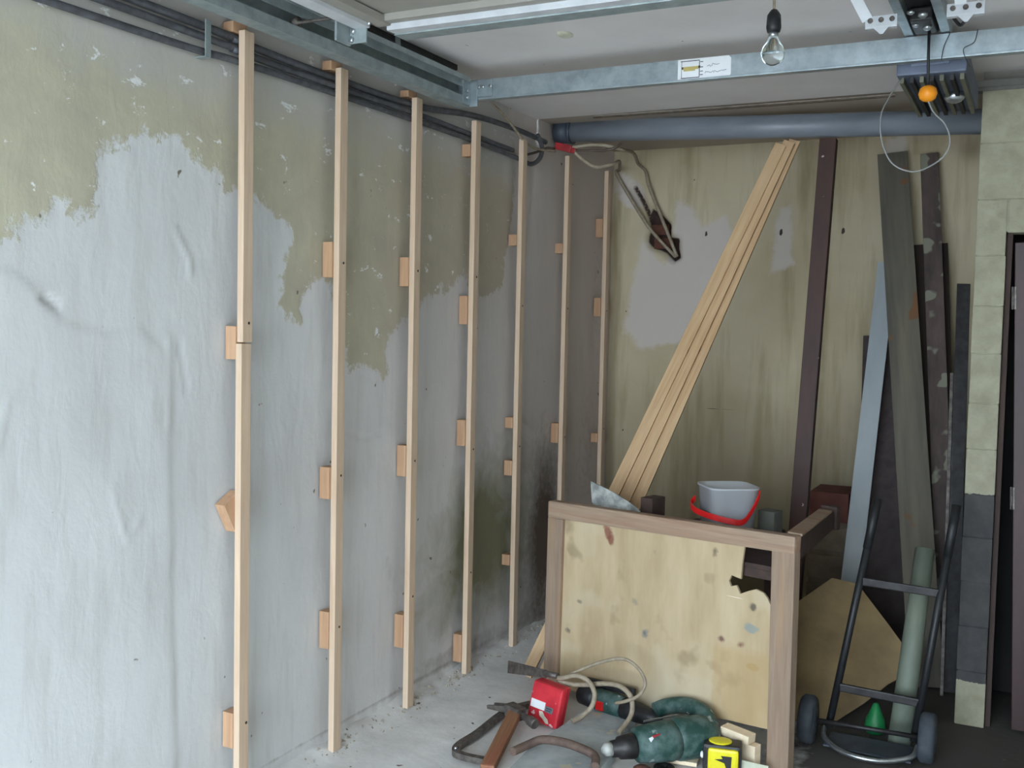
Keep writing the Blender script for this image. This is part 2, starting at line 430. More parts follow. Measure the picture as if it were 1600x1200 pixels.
class MB:
    def __init__(s):
        s.bm = bmesh.new()
    def hexa(s, pts, bevel=0.0):
        vs = [s.bm.verts.new(p) for p in pts]
        fs = [(0, 3, 2, 1), (4, 5, 6, 7), (0, 1, 5, 4), (1, 2, 6, 5), (2, 3, 7, 6), (3, 0, 4, 7)]
        faces = [s.bm.faces.new([vs[i] for i in f]) for f in fs]
        if bevel:
            es = list({e for f in faces for e in f.edges})
            bmesh.ops.bevel(s.bm, geom=es, offset=bevel, segments=2, profile=0.6, affect='EDGES')
        return s
    def box(s, lo, hi, bevel=0.0):
        (a, b, c), (d, e, f) = lo, hi
        return s.hexa([Vector(p) for p in ((a, b, c), (d, b, c), (d, e, c), (a, e, c), (a, b, f), (d, b, f), (d, e, f), (a, e, f))], bevel)
    def beam(s, p0, p1, w, t, side, bevel=0.0, w1=None, t1=None):
        """bar from p0 to p1, w wide along side, t thick across"""
        p0, p1 = Vector(p0), Vector(p1)
        a, sd, nn = frame_for(p1 - p0, side)
        w1, t1 = w1 or w, t1 or t
        q = []
        for p, ww, tt in ((p0, w, t), (p1, w1, t1)):
            q += [p + sd * (-ww / 2) + nn * (-tt / 2), p + sd * (ww / 2) + nn * (-tt / 2), p + sd * (ww / 2) + nn * (tt / 2), p + sd * (-ww / 2) + nn * (tt / 2)]
        return s.hexa(q, bevel)
    def tube(s, pts, r, n=8, closed=False, radii=None):
        P = [Vector(p) for p in pts]
        N = len(P)
        rings = []
        prev = None
        for i in range(N):
            if closed:
                d = P[(i + 1) % N] - P[i - 1]
            else:
                d = P[min(i + 1, N - 1)] - P[max(i - 1, 0)]
            d.normalize()
            if prev is None:
                _, sd, _n = frame_for(d)
            else:
                sd = (prev - d * prev.dot(d)).normalized()
            prev = sd
            nn = d.cross(sd)
            rr = radii[i] if radii else r
            rings.append([s.bm.verts.new(P[i] + (sd * math.cos(2 * math.pi * k / n) + nn * math.sin(2 * math.pi * k / n)) * rr) for k in range(n)])
        for i in range(N if closed else N - 1):
            a, b = rings[i], rings[(i + 1) % N]
            for k in range(n):
                f = s.bm.faces.new((a[k], a[(k + 1) % n], b[(k + 1) % n], b[k]))
                f.smooth = True
        if not closed:
            s.bm.faces.new(rings[0][::-1])
            s.bm.faces.new(rings[-1])
        return s
    def lathe(s, base, axis, prof, n=20, side=None, sx=1.0, closed_profile=False):
        """profile of (distance along axis, radius)"""
        base = Vector(base)
        a, sd, nn = frame_for(axis, side)
        rings = []
        for d, r in prof:
            if r <= 1e-6:
                rings.append([s.bm.verts.new(base + a * d)])
            else:
                rings.append([s.bm.verts.new(base + a * d + (sd * math.cos(2 * math.pi * k / n) * sx + nn * math.sin(2 * math.pi * k / n)) * r) for k in range(n)])
        pairs = list(zip(rings, rings[1:]))
        if closed_profile:
            pairs.append((rings[-1], rings[0]))
        for A, B in pairs:
            for k in range(n):
                if len(A) == 1 and len(B) == 1:
                    continue
                if len(A) == 1:
                    f = s.bm.faces.new((A[0], B[(k + 1) % n], B[k]))
                elif len(B) == 1:
                    f = s.bm.faces.new((A[k], A[(k + 1) % n], B[0]))
                else:
                    f = s.bm.faces.new((A[k], A[(k + 1) % n], B[(k + 1) % n], B[k]))
                f.smooth = True
        if not closed_profile:
            if len(rings[0]) > 1:
                s.bm.faces.new(rings[0][::-1])
            if len(rings[-1]) > 1:
                s.bm.faces.new(rings[-1])
        return s
    def prism(s, pts, off, bevel=0.0):
        off = Vector(off)
        a = [s.bm.verts.new(Vector(p)) for p in pts]
        b = [s.bm.verts.new(Vector(p) + off) for p in pts]
        n = len(a)
        fs = [s.bm.faces.new(a[::-1]), s.bm.faces.new(b)]
        for i in range(n):
            fs.append(s.bm.faces.new((a[i], a[(i + 1) % n], b[(i + 1) % n], b[i])))
        if bevel:
            es = list({e for f in fs for e in f.edges})
            bmesh.ops.bevel(s.bm, geom=es, offset=bevel, segments=2, profile=0.6, affect='EDGES')
        return s

ORIGIN = {}
def build(name, mb, mat, parent=None, loc=None, M=None):
    """link the collected shapes as ONE mesh object. World coordinates unless M (local frame) is given"""
    bmesh.ops.recalc_face_normals(mb.bm, faces=mb.bm.faces[:])
    me = bpy.data.meshes.new(name)
    mb.bm.to_mesh(me)
    mb.bm.free()
    me.materials.append(mat)
    o = bpy.data.objects.new(name, me)
    COL.objects.link(o)
    if M is not None:
        o.matrix_world = M
        return o
    if parent is not None:
        L = ORIGIN.get(parent.name, Vector((0, 0, 0)))
        o.parent = parent
        ORIGIN[o.name] = L
        me.transform(Matrix.Translation(-L))
    else:
        if loc is None:
            co = [v.co for v in me.vertices]
            loc = Vector((sum(c.x for c in co) / len(co), sum(c.y for c in co) / len(co), min(c.z for c in co)))
        loc = Vector(loc)
        me.transform(Matrix.Translation(-loc))
        o.location = loc
        ORIGIN[o.name] = loc
    return o

def tag(o, label, cat, group=None):
    o['label'] = label
    o['category'] = cat
    if group:
        o['group'] = group
    return o

def thing(name, label, cat, loc, group=None):
    o = bpy.data.objects.new(name, None)
    o.empty_display_size = 0.05
    COL.objects.link(o)
    o.location = loc
    ORIGIN[o.name] = Vector(loc)
    return tag(o, label, cat, group)

def structure(o):
    o['kind'] = 'structure'
    return o

def plank(name, p0, p1, w, t, side, mat, label, cat='board', group=None, bevel=0.002, parent=None):
    """a straight board with its own local frame, length along local Z, so that the grain follows it"""
    p0, p1 = Vector(p0), Vector(p1)
    a, sd, nn = frame_for(p1 - p0, side)
    L = (p1 - p0).length
    mb = MB().box((-w / 2, -t / 2, 0), (w / 2, t / 2, L), bevel)
    M = Matrix((sd, a.cross(sd), a)).transposed().to_4x4()
    M.translation = p0
    o = build(name, mb, mat, M=M)
    if label:
        tag(o, label, cat, group)
    return o

# numpy helpers for the walls' own stains and relief
def vnoise(x, y, seed):
    rs = np.random.RandomState(seed)
    T = rs.rand(64, 64)
    xi, yi = np.floor(x).astype(int), np.floor(y).astype(int)
    fx, fy = x - xi, y - yi
    fx, fy = fx * fx * (3 - 2 * fx), fy * fy * (3 - 2 * fy)
    g = lambda a, b: T[a % 64, b % 64]
    return (g(xi, yi) * (1 - fx) + g(xi + 1, yi) * fx) * (1 - fy) + (g(xi, yi + 1) * (1 - fx) + g(xi + 1, yi + 1) * fx) * fy
def fbm(x, y, seed, o=4):
    s, a = 0, 0.5
    for k in range(o):
        s = s + a * vnoise(x * 2 ** k, y * 2 ** k, seed + k)
        a *= 0.5
    return s
def sdist(x, y, poly):
    """signed distance, positive inside"""
    P = np.array(poly, float)
    best = np.full(x.shape, 1e9)
    ins = np.zeros(x.shape, bool)
    for (ax, ay), (bx, by) in zip(P, np.roll(P, -1, 0)):
        dx, dy = bx - ax, by - ay
        t = np.clip(((x - ax) * dx + (y - ay) * dy) / (dx * dx + dy * dy + 1e-12), 0, 1)
        best = np.minimum(best, np.hypot(x - ax - t * dx, y - ay - t * dy))
        if dy:
            ins ^= ((ay > y) != (by > y)) & (x < (bx - ax) * (y - ay) / dy + ax)
    return np.where(ins, best, -best)
def polyline(x, y, pts):
    best = np.full(x.shape, 1e9)
    for (ax, ay), (bx, by) in zip(pts, pts[1:]):
        dx, dy = bx - ax, by - ay
        t = np.clip(((x - ax) * dx + (y - ay) * dy) / (dx * dx + dy * dy), 0, 1)
        best = np.minimum(best, np.hypot(x - ax - t * dx, y - ay - t * dy))
    return best
def gauss(x, y, cx, cy, sx, sy, a=1.0):
    return a * np.exp(-((x - cx) / sx) ** 2 - ((y - cy) / sy) ** 2)

def grid_wall(name, U, V, place, depth, attrs, mat, back):
    """wall face as a fine grid (place maps u, v, depth to a point), closed behind by a slab 'back' metres thick"""
    nu, nv = U.shape
    co = np.stack(place(U, V, depth), -1).reshape(-1, 3)
    idx = np.arange(nu * nv).reshape(nu, nv)
    q = np.stack([idx[:-1, :-1], idx[1:, :-1], idx[1:, 1:], idx[:-1, 1:]], -1).reshape(-1, 4).tolist()
    c = [(0, 0), (nu - 1, 0), (nu - 1, nv - 1), (0, nv - 1)]
    base = len(co)
    extra = []
    for i, j in c:
        p = place(U[i, j], V[i, j], np.array(-back))
        extra.append([float(t) for t in p])
    co = np.vstack([co, np.array(extra)])
    q.append([base, base + 3, base + 2, base + 1])
    ring = [idx[:, 0], idx[-1, :], idx[::-1, -1], idx[0, ::-1]]
    for k in range(4):
        q.append(list(map(int, ring[k][::-1])) + [base + k, base + (k + 1) % 4])
    me = bpy.data.meshes.new(name)
    me.from_pydata(co.tolist(), [], q)
    me.polygons.foreach_set('use_smooth', [True] * len(q))
    for k, v in attrs.items():
        a = me.attributes.new(k, 'FLOAT', 'POINT')
        a.data.foreach_set('value', np.concatenate([np.asarray(v, float).reshape(-1), np.zeros(4)]))
    me.materials.append(mat)
    me.update()
    o = bpy.data.objects.new(name, me)
    COL.objects.link(o)
    return structure(o)

# ------------------------------------------------------------------ room shell
Y0, YB, ZC, XP = -1.8, 5.59, 2.5, 1.965         # front, back wall, ceiling, inner partition
# floor
U, V = np.meshgrid(np.linspace(-0.08, 3.1, 159), np.linspace(Y0, YB + 0.12, 330), indexing='ij')
dust_and_shade = np.clip(1.25 - np.maximum(np.minimum(U - 1.15 + 0.16 * (V - 3.4), (V - 3.0) * 0.9), 0) * 2.2, 0, 1)  # dust, plus the dim right and rear of the floor painted darker
dust_and_shade *= np.clip(1.2 - np.maximum(V - 4.3, 0) * 0.9, 0, 1)
fz = (fbm(U * 3, V * 3, 11) - 0.5) * 0.012 + np.clip(0.035 - np.maximum(U, 0) * 0.35, 0, 1) * (0.4 + fbm(U * 9, V * 9, 4))
fz = np.minimum(fz, 0.05) - 0.004
floor = grid_wall('floor', U, V, lambda u, v, d: (u, v, d), fz, {'dust_and_shade': dust_and_shade}, M_FLOOR, 0.12)

# left wall
KH = [(0.8, 2.7), (4.2, 2.7), (4.36, 2.3), (4.33, 2.01), (4.28, 1.88), (4.28, 1.74), (4.22, 1.66), (4.07, 1.64), (3.95, 1.65), (3.89, 1.7), (3.81, 1.69), (3.66, 1.64), (3.58, 1.6), (3.51, 1.55), (3.47, 1.52), (3.42, 1.51), (3.33, 1.45), (3.31, 1.39), (3.32, 1.31), (3.25, 1.3), (3.14, 1.34), (3.08, 1.35), (3.01, 1.47), (2.97, 1.62), (2.91, 1.66), (2.86, 1.64), (2.79, 1.59), (2.8, 1.5), (2.76, 1.5), (2.73, 1.53), (2.68, 1.56), (2.71, 1.62), (2.69, 1.72), (2.74, 1.77), (2.71, 1.82), (2.66, 1.87), (2.6, 1.9), (2.55, 1.9), (2.49, 1.9), (2.41, 1.94), (2.36, 1.92), (2.29, 1.97), (2.23, 2.01), (2.15, 2.0), (2.06, 1.97), (2.02, 1.96), (1.97, 1.97), (1.95, 1.86), (1.92, 1.79), (1.87, 1.77), (1.82, 1.8), (1.8, 1.73), (1.74, 1.73), (1.7, 1.69), (1.67, 1.68), (1.57, 1.66), (1.0, 1.62)]
U, V = np.meshgrid(np.linspace(Y0, YB + 0.1, 620), np.linspace(-0.05, ZC + .05, 217), indexing='ij')
sd = sdist(U, V, KH)
paint = np.clip(0.5 + sd * 5.0, 0, 1)
film = np.clip((V - 2.02 - np.clip(2.6 - U, 0, 1) * 0.06) * 3.6 + (fbm(U * 2.2, V * 2.2, 3) - 0.5) * 0.9, 0, 1)
flake = np.clip(1.6 - np.abs(U - 2.4) * 0.5, 0, 1)
pink = np.clip((U - 2.6) / 2.2, 0, 1) * np.clip(0.45 + V * 0.4, 0, 1) * 0.85 + np.clip((U - 4.9) * 1.2, 0, 0.4)
pink = np.clip(pink, 0, 1)
mould = (gauss(U, V, 4.0, 0.62, 0.28, 0.3, .75) + gauss(U, V, 4.3, 0.45, 0.35, 0.35, .8) + gauss(U, V, 3.75, 0.30, 0.3, 0.22, .4)
         + gauss(U, V, 3.4, 0.62, 0.25, 0.25, .3) + gauss(U, V, 4.6, 0.9, 0.6, 0.3, .35))
damp_shade = (gauss(U, V, 4.75, 0.45, 0.22, 0.55, 1.0) + gauss(U, V, 4.25, 0.05, 0.5, 0.10, .35) + gauss(U, V, 5.3, 0.8, 0.35, 0.7, .38)  # brown stains, with shade near the bench painted into them
        + gauss(U, V, 3.75, 0.10, 0.5, 0.05, .4) + gauss(U, V, 3.0, 0.055, 1.0, 0.012, .55) + gauss(U, V, 3.75, 0.92, 0.3, 0.05, .35)
        + gauss(U, V, 5.4, 1.8, 0.15, 0.5, .35))
relief = (fbm(U * 1.6, V * 1.6, 21) - 0.5) * 0.012 + (fbm(U * 7, V * 4, 31) - 0.5) * 0.004
relief += np.where(sd > 0, 0.0015, 0)
# skim coat edge low on the left, a gouge and long trowel ridges
low = sdist(U, V, [(0.42, 1.66), (1.67, 1.63), (1.7, 1.62), (1.75, 1.6), (1.8, 1.55), (1.86, 1.50), (2.0, 1.47), (2.1, 1.49), (2.2, 1.42), (2.22, 1.2), (2.25, 0.0), (0.42, 0)])
relief += np.clip(low * 60, 0, 1) * 0.0035
for ln, a, w in (([(1.79, 1.555), (1.83, 1.535)], -0.012, 0.008), ([(2.23, 1.76), (2.29, 1.68), (2.29, 1.64)], 0.005, 0.008), ([(2.21, 1.45), (2.21, 1.21)], 0.005, 0.008),
                 ([(2.25, 1.44), (2.28, 1.30)], -0.004, 0.006), ([(1.66, 1.19), (1.69, 1.31)], 0.003, 0.006), ([(2.0, 1.05), (2.05, 0.9), (2.1, 0.95)], 0.003, 0.007),
                 ([(2.55, 1.3), (2.52, 1.1), (2.55, 0.95)], 0.003, 0.008), ([(3.05, 1.12), (3.2, 1.08), (3.3, 1.1)], -0.005, 0.006)):
    relief += a * np.exp(-(polyline(U, V, ln) / w) ** 2)
ragged = np.clip(1 - V / 0.08, 0, 1) * (fbm(U * 14, V * 14, 9) - 0.35) * 0.03
wall_left = grid_wall('wall_left', U, V, lambda u, v, d: (d, u, v), relief + ragged - 0.004, {'paint': paint, 'film': film, 'flake': flake, 'pink': pink, 'mould': mould, 'damp_shade': damp_shade}, M_LEFT, 0.12)

# back wall
U, V = np.meshgrid(np.linspace(-0.1, 3.1, 214), np.linspace(-0.05, ZC + .05, 174), indexing='ij')
BP = [(0.37, 2.22), (0.46, 2.18), (0.52, 2.08), (0.64, 2.12), (0.71, 1.98), (0.65, 1.67), (0.41, 1.42), (0.19, 1.39), (0.08, 1.48), (0.12, 1.77), (0.18, 2.0), (0.32, 1.88)]
BP2 = [(0.0, 2.4), (0.1, 2.38), (0.2, 2.27), (0.16, 2.16), (0.07, 2.17), (0.01, 2.28)]
BP3 = [(0.91, 2.2), (1.03, 2.2), (1.06, 1.85), (0.86, 1.75)]
pl = np.maximum(np.maximum(sdist(U, V, BP), sdist(U, V, BP2)), np.maximum(sdist(U, V, BP3) - 0.03, sdist(U, V, [(1.46, 2.5), (1.56, 2.5), (1.55, 2.40), (1.47, 2.41)])))
HOLE = [(0.206, 2.02), (0.225, 2.06), (0.205, 2.13), (0.225, 2.18), (0.277, 2.15), (0.334, 2.09), (0.336, 2.015), (0.384, 2.01), (0.395, 1.904), (0.365, 1.883), (0.313, 1.93), (0.245, 1.955), (0.205, 1.99)]
hd = sdist(U, V, HOLE) + (fbm(U * 20, V * 20, 5) - 0.5) * 0.02
chase = polyline(U, V, [(0.23, 2.1), (0.17, 2.22), (0.12, 2.3)]) - 0.012
hole = np.clip(0.5 + np.maximum(hd, -chase * 0.8) * 30, 0, 1)
mark = np.zeros_like(U)
for cx, cz, r1, r2 in ((0.95, 2.03, .011, .022), (0.55, 2.03, .01, .018), (1.27, 2.03, .012, .02), (0.09, 1.60, .008, .014), (0.42, 0.95, .008, .012), (0.1, 0.93, .008, .012), (0.06, 0.77, .006, .012), (0.47, 2.33, .01, .008)):
    mark = np.maximum(mark, gauss(U, V, cx, cz, r1, r2))
mark = np.maximum(mark, np.exp(-(polyline(U, V, [(0.03, 1.085), (0.2, 1.08), (0.42, 1.09), (0.65, 1.075), (0.81, 1.08)]) / 0.006) ** 2) * 0.52 * (0.6 + 0.8 * fbm(U * 6, V * 6, 2)))
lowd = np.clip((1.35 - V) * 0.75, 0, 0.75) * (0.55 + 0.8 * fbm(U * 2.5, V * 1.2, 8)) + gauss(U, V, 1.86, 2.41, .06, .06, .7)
rel = (fbm(U * 2, V * 2, 61) - 0.5) * 0.012 - hole * 0.07
wall_back = grid_wall('wall_back', U, V, lambda u, v, d: (u, YB - d, v), rel - 0.004, {'plaster': np.clip(0.5 + pl * 5, 0, 1), 'hole': hole, 'mark': mark, 'low': np.clip(lowd, 0, 1)}, M_BACK, 0.14)

# ceiling in two castings with a joint between them
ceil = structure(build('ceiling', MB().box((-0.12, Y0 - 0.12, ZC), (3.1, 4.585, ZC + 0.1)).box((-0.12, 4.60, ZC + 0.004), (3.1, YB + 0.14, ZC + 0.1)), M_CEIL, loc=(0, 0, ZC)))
structure(build('wall_right', MB().box((2.95, Y0, 0), (3.07, YB, ZC)), PLAINWALL))
structure(build('wall_front', MB().box((-0.12, Y0 - 0.12, 2.36), (3.07, Y0, ZC)).box((-0.12, Y0 - 0.12, 0), (0.10, Y0, 2.36)).box((2.50, Y0 - 0.12, 0), (3.07, Y0, 2.36)), PLAINWALL))  # unseen; opening set back and right jamb widened to shape the daylight
structure(build('ground_outside', MB().box((-14, -16, -0.16), (16, Y0 - 0.12, -0.03)), GROUND))

# inner partition: pier of blocks, lintel blocks over the dark doorway, return wall to the back
PY = 4.35
wi = structure(build('wall_inner', MB().box((XP + 0.003, PY + 0.003, 0), (2.066, YB, 2.44)).box((2.066, PY + 0.003, 1.90), (2.95, PY + 0.10, 2.44)), M_BLOCK, loc=(XP, PY, 0)))
zs = [0, .214, .389, .563, .736, .90, 1.075, 1.25, 1.44, 1.62, 1.81, 2.02, 2.23, 2.44]
for k in range(len(zs) - 1):
    lo, hi = zs[k] + 0.0015, zs[k + 1] - 0.0015
    j = random.uniform(-0.0015, 0.0015)
    if lo < 1.80:
        build('block', MB().box((XP + j, PY + j, lo), (2.07 + j * .5, PY + 0.10, hi), 0.003), M_BLOCK, parent=wi)
    else:
        lo = max(lo, 1.894) if k > 10 else lo
        xs = [XP, 2.28, 2.72, 2.948] if k % 2 else [XP, 2.07 if k == 10 else 2.5, 2.948]
        for q in range(len(xs) - 1):
            l2 = lo if (q == 0 or k > 10) else 1.895
            if hi - l2 < 0.02:
                continue
            build('block', MB().box((xs[q] + 0.003 * (q > 0) + j, PY + j, l2), (xs[q + 1] - 0.003, PY + 0.10, hi), 0.003), M_BLOCK, parent=wi)
structure(build('trim_1', MB().box((XP - 0.02, PY - 0.012, 2.425), (2.95, PY + 0.02, 2.437)).box((XP - 0.03, PY - 0.02, 2.437), (2.95, PY + 0.10, 2.462)), pm('grey_cornice', (130, 128, 122), (110, 108, 104), 9, 0.9), loc=(XP, PY, 2.425)))
structure(build('trim_2', MB().box((XP - 0.0, PY + 0.02, 2.462), (2.95, PY + 0.10, ZC)), pm('bare_render_strip', (150, 146, 140), (132, 128, 122), 9, 0.9), loc=(XP, PY, 2.462)))

structure(build('wall_doorway_shade', MB().box((2.07, 4.85, 0), (2.95, 4.95, ZC)), DOORWAY_SHADE))  # added dark wall, its colour stands in for shade inside the doorway
# door hung askew in the dark doorway
dr = structure(thing('door_1', '', '', (2.17, 4.37, 0)))
del dr['label'], dr['category']
st0, st1 = Vector((2.165, 4.36, 0.01)), Vector((2.098, 4.36, 1.865))
ax = (st1 - st0).normalized()
sx_ = Vector((0, 1, 0)).cross(ax).normalized()
def dpt(u, v, d):
    return st0 + sx_ * u + ax * v + Vector((0, 1, 0)) * d
def dbox(u0, u1, v0, v1, d0, d1):
    return [dpt(u0, v0, d0), dpt(u1, v0, d0), dpt(u1, v0, d1), dpt(u0, v0, d1), dpt(u0, v1, d0), dpt(u1, v1, d0), dpt(u1, v1, d1), dpt(u0, v1, d1)]
build('stile', MB().hexa(dbox(0, 0.095, 0, 1.85, 0, 0.04), 0.003), DOORPAINT, dr)
build('stile', MB().hexa(dbox(0.62, 0.71, 0, 1.85, 0, 0.04), 0.003), DOORPAINT, dr)
build('rail', MB().hexa(dbox(0.095, 0.62, 1.75, 1.85, 0, 0.04), 0.003), DOORPAINT, dr)
build('rail', MB().hexa(dbox(0.095, 0.62, 0, 0.18, 0, 0.04), 0.003), DOORPAINT, dr)
build('panel', MB().hexa(dbox(0.095, 0.62, 0.18, 1.75, 0.012, 0.028)), DKPLANK, dr)
for z0 in (1.60, 0.845):
    h = build('hinge', MB().hexa(dbox(-0.010, 0.006, z0, z0 + 0.085, -0.004, 0.004), 0.001).tube([dpt(-0.004, z0, -0.006), dpt(-0.004, z0 + 0.085, -0.006)], 0.004, 8), IRON, dr)
structure(build('trim_3', MB().box((2.072, PY + 0.03, 0), (2.09, PY + 0.10, 1.895)), DKPLANK, loc=(2.08, PY, 0)))
# ------------------------------------------------------------------ battens on the left wall
BATS = [  # Y of the near edge, label, packers (z, y offset), second length above joint
    (2.436, 'pine batten nearest the garage opening, made of two lengths jointed at chest height', [(1.44, .10), (.93, .12), (.25, .11), (2.372, .030)], 1.44),
    (2.912, 'pine batten second from the garage opening, full length', [(1.72, .12), (.955, .11), (.44, .13), (2.368, .030)], None),
    (3.390, 'pine batten third from the garage opening, ending on the dusty floor', [(1.705, .11), (.98, .12), (.315, .13), (2.372, .024)], None),
    (3.855, 'pine batten fourth from the garage opening, under the end of the galvanised track', [(1.57, .12), (1.05, .11), (.122, .12), (2.236, .05)], None),
    (4.300, 'pine batten fifth from the garage opening, beside the left edge of the workbench', [(1.06, .05), (.85, .07), (.42, .05), (1.9, .05)], None),
    (4.815, 'pine batten sixth from the garage opening, standing behind the workbench', [(.97, .10), (1.9, .05)], None),
    (5.345, 'pine batten farthest from the garage opening, in the back corner', [(2.05, .10), (1.62, .10), (.9, .05)], None)]
for i, (y, lab, packs, joint) in enumerate(BATS):
    t = thing('wall_batten', lab, 'batten', (0.055, y + 0.02, 0), 'pine battens fixed upright along the left wall')
    top = 2.362 + random.uniform(-.006, .004)
    bot = 0.055 if i in (1, 2) else 0.05
    bw = 0.042
    if joint:
        build('upper_length', MB().box((0.043, y, joint + 0.002), (0.066, y + bw, top), 0.0015), PINE, t)
        build('lower_length', MB().box((0.042, y - 0.004, 0.012), (0.0645, y + bw - 0.003, joint - 0.002), 0.0015), PINE, t)
    else:
        build('strip', MB().box((0.043, y, 0.012), (0.066, y + bw, top), 0.0015), PINE, t)
    for q, (z, hgt) in enumerate(packs):
        off = random.uniform(0.004, 0.011) + (0.012 if z > 2.3 else 0)
        if i == 0 and q == 1:     # the one packer set askew
            c, s_ = math.cos(0.5), math.sin(0.5)
            pts = [Vector((0.003, y + 0.016 + a * c - b * s_, z + a * s_ + b * c)) for a, b in ((-.045, -.05), (.03, -.05), (.03, .05), (-.045, .05))]
            build('packer', MB().prism(pts, (0.038, 0, 0), 0.001), PACK, t)
        else:
            build('packer', MB().box((0.003, y - off, z - hgt / 2), (0.0425, y + bw - 0.004, z + hgt / 2), 0.001), PACK, t)
    for z in ((1.50, .27) if i == 0 else (1.71, .98, .45) if i < 4 else (1.6, .95)):
        build('screw', MB().lathe((0.0655, y + 0.026, z), (1, 0, 0), [(0, .0045), (.0012, .0045), (.0016, .002)], 10), DKSTEEL, t)

# ------------------------------------------------------------------ conduits along the left wall
def run(name, pts, r, mat, label, cat='pipe', n=8, sub=8, group=None):
    return tag(build(name, MB().tube(catmull(pts, sub), r, n), mat), label, cat, group)
run('wall_conduit', [(0.026, Y0 + .02, 2.27), (0.026, 1.8, 2.268), (0.026, 2.45, 2.279), (0.026, 2.9, 2.283), (0.026, 3.5, 2.286), (0.028, 4.0, 2.282), (0.03, 4.33, 2.272), (0.035, 4.45, 2.266), (0.04, 4.53, 2.305), (0.04, 4.55, 2.36), (0.04, 4.50, 2.41)], 0.011, CABLE_D, 'lowest dark conduit along the left wall, looping up near the drain pipe', 'conduit')
run('wall_conduit', [(0.026, Y0 + .02, 2.322), (0.026, 2.1, 2.316), (0.026, 2.45, 2.309), (0.026, 2.9, 2.307), (0.026, 3.45, 2.312), (0.026, 3.9, 2.306), (0.026, 4.27, 2.302)], 0.0115, CABLE_D, 'middle dark conduit of the three along the left wall', 'conduit')
run('wall_conduit', [(0.024, Y0 + .02, 2.356), (0.024, 2.1, 2.347), (0.024, 2.45, 2.339), (0.024, 2.9, 2.334), (0.024, 3.45, 2.343), (0.024, 3.9, 2.389), (0.03, 4.3, 2.400), (0.035, 4.6, 2.392)], 0.0125, CABLE_D, 'topmost dark conduit of the three along the left wall, below the track', 'conduit')
build('conduit_clip', MB().box((0.038, 2.30, 2.258), (0.042, 2.322, 2.362), 0.001).box((0.002, 2.30, 2.256), (0.042, 2.322, 2.260), 0.001), GALV_D)
tag(bpy.data.objects['conduit_clip'], 'short metal clip strapping the dark conduits to the left wall', 'clip')
run('thin_cable', [(0.05, 4.02, 2.46), (0.055, 4.15, 2.42), (0.06, 4.31, 2.352), (0.05, 4.42, 2.34), (0.05, 4.55, 2.345), (0.06, 4.66, 2.355)], 0.006, CABLE_B, 'thin beige cable dropping from the ceiling to the fifth batten top', 'cable')
run('thin_cable', [(0.03, 4.36, 2.29), (0.04, 4.5, 2.33), (0.05, 4.58, 2.36), (0.055, 4.66, 2.37)], 0.006, CABLE_BR, 'short brown cable running to the red connector', 'cable')

# ------------------------------------------------------------------ drain pipe
dp = thing('drain_pipe', 'grey plastic drain pipe slung across the room below the ceiling', 'pipe', (0.95, 4.78, 2.43))
build('pipe', MB().tube([(0.012, 4.78, 2.474), (XP - 0.004, 4.78, 2.392)], 0.052, 28), PVC, dp)
build('coupling', MB().tube([(0.012, 4.78, 2.474), (0.085, 4.78, 2.471)], 0.059, 28).tube([(0.085, 4.78, 2.471), (0.10, 4.78, 2.470)], 0.063, 28), PVC_D, dp)
run('ceiling_pipe', [(0.28, 4.60, 2.494), (1.0, 4.595, 2.488), (1.62, 4.60, 2.488)], 0.007, CABLE_BR, 'thin dark cable along the ceiling joint above the drain pipe', 'cable')

# cables by the back left corner
jc = thing('cable_connector', 'red cable connector hanging below the drain pipe coupling', 'connector', (0.095, 4.69, 2.37))
build('body', MB().beam((0.050, 4.69, 2.388), (0.135, 4.69, 2.366), 0.034, 0.03, (0, 0, 1), 0.004), REDTERM, jc)
build('end_cap', MB().beam((0.135, 4.69, 2.362), (0.155, 4.69, 2.355), 0.026, 0.024, (0, 0, 1), 0.003), REDTERM, jc)
run('cable', [(0.135, 4.69, 2.373), (0.22, 4.70, 2.384), (0.292, 4.71, 2.380), (0.36, 4.78, 2.366), (0.30, 5.1, 2.40), (0.165, 5.535, 2.42), (0.20, 5.562, 2.38), (0.229, 5.545, 2.292), (0.308, 5.545, 2.115), (0.40, 5.55, 1.905)], 0.009, CABLE_B, 'right of two beige cables dropping to the hole in the back wall', 'cable', 8, 8, None)
run('cable', [(0.15, 4.69, 2.352), (0.19, 4.70, 2.315), (0.263, 4.70, 2.276), (0.335, 4.72, 2.290), (0.30, 4.9, 2.33), (0.06, 5.52, 2.39), (0.03, 5.555, 2.375), (0.099, 5.555, 2.262), (0.236, 5.55, 2.065), (0.385, 5.57, 1.905)], 0.009, CABLE_B, 'left of two beige cables dropping to the hole in the back wall', 'cable', 8, 8, None)
run('cable', [(0.13, 4.685, 2.36), (0.2, 4.685, 2.357), (0.29, 4.69, 2.352), (0.35, 4.70, 2.362), (0.375, 4.72, 2.385)], 0.006, CABLE_BR, 'short brown cable sagging under the drain pipe right of the red connector', 'cable')
for k, (bz, bx) in enumerate(((2.075, 0.272), (1.985, 0.300))):
    pass
build('brick', MB().box((0.225, 5.622, 2.03), (0.325, 5.652, 2.09), 0.004), BRICKRED, wall_back)
build('brick', MB().box((0.24, 5.624, 1.955), (0.35, 5.652, 2.015), 0.004), BRICKRED, wall_back)

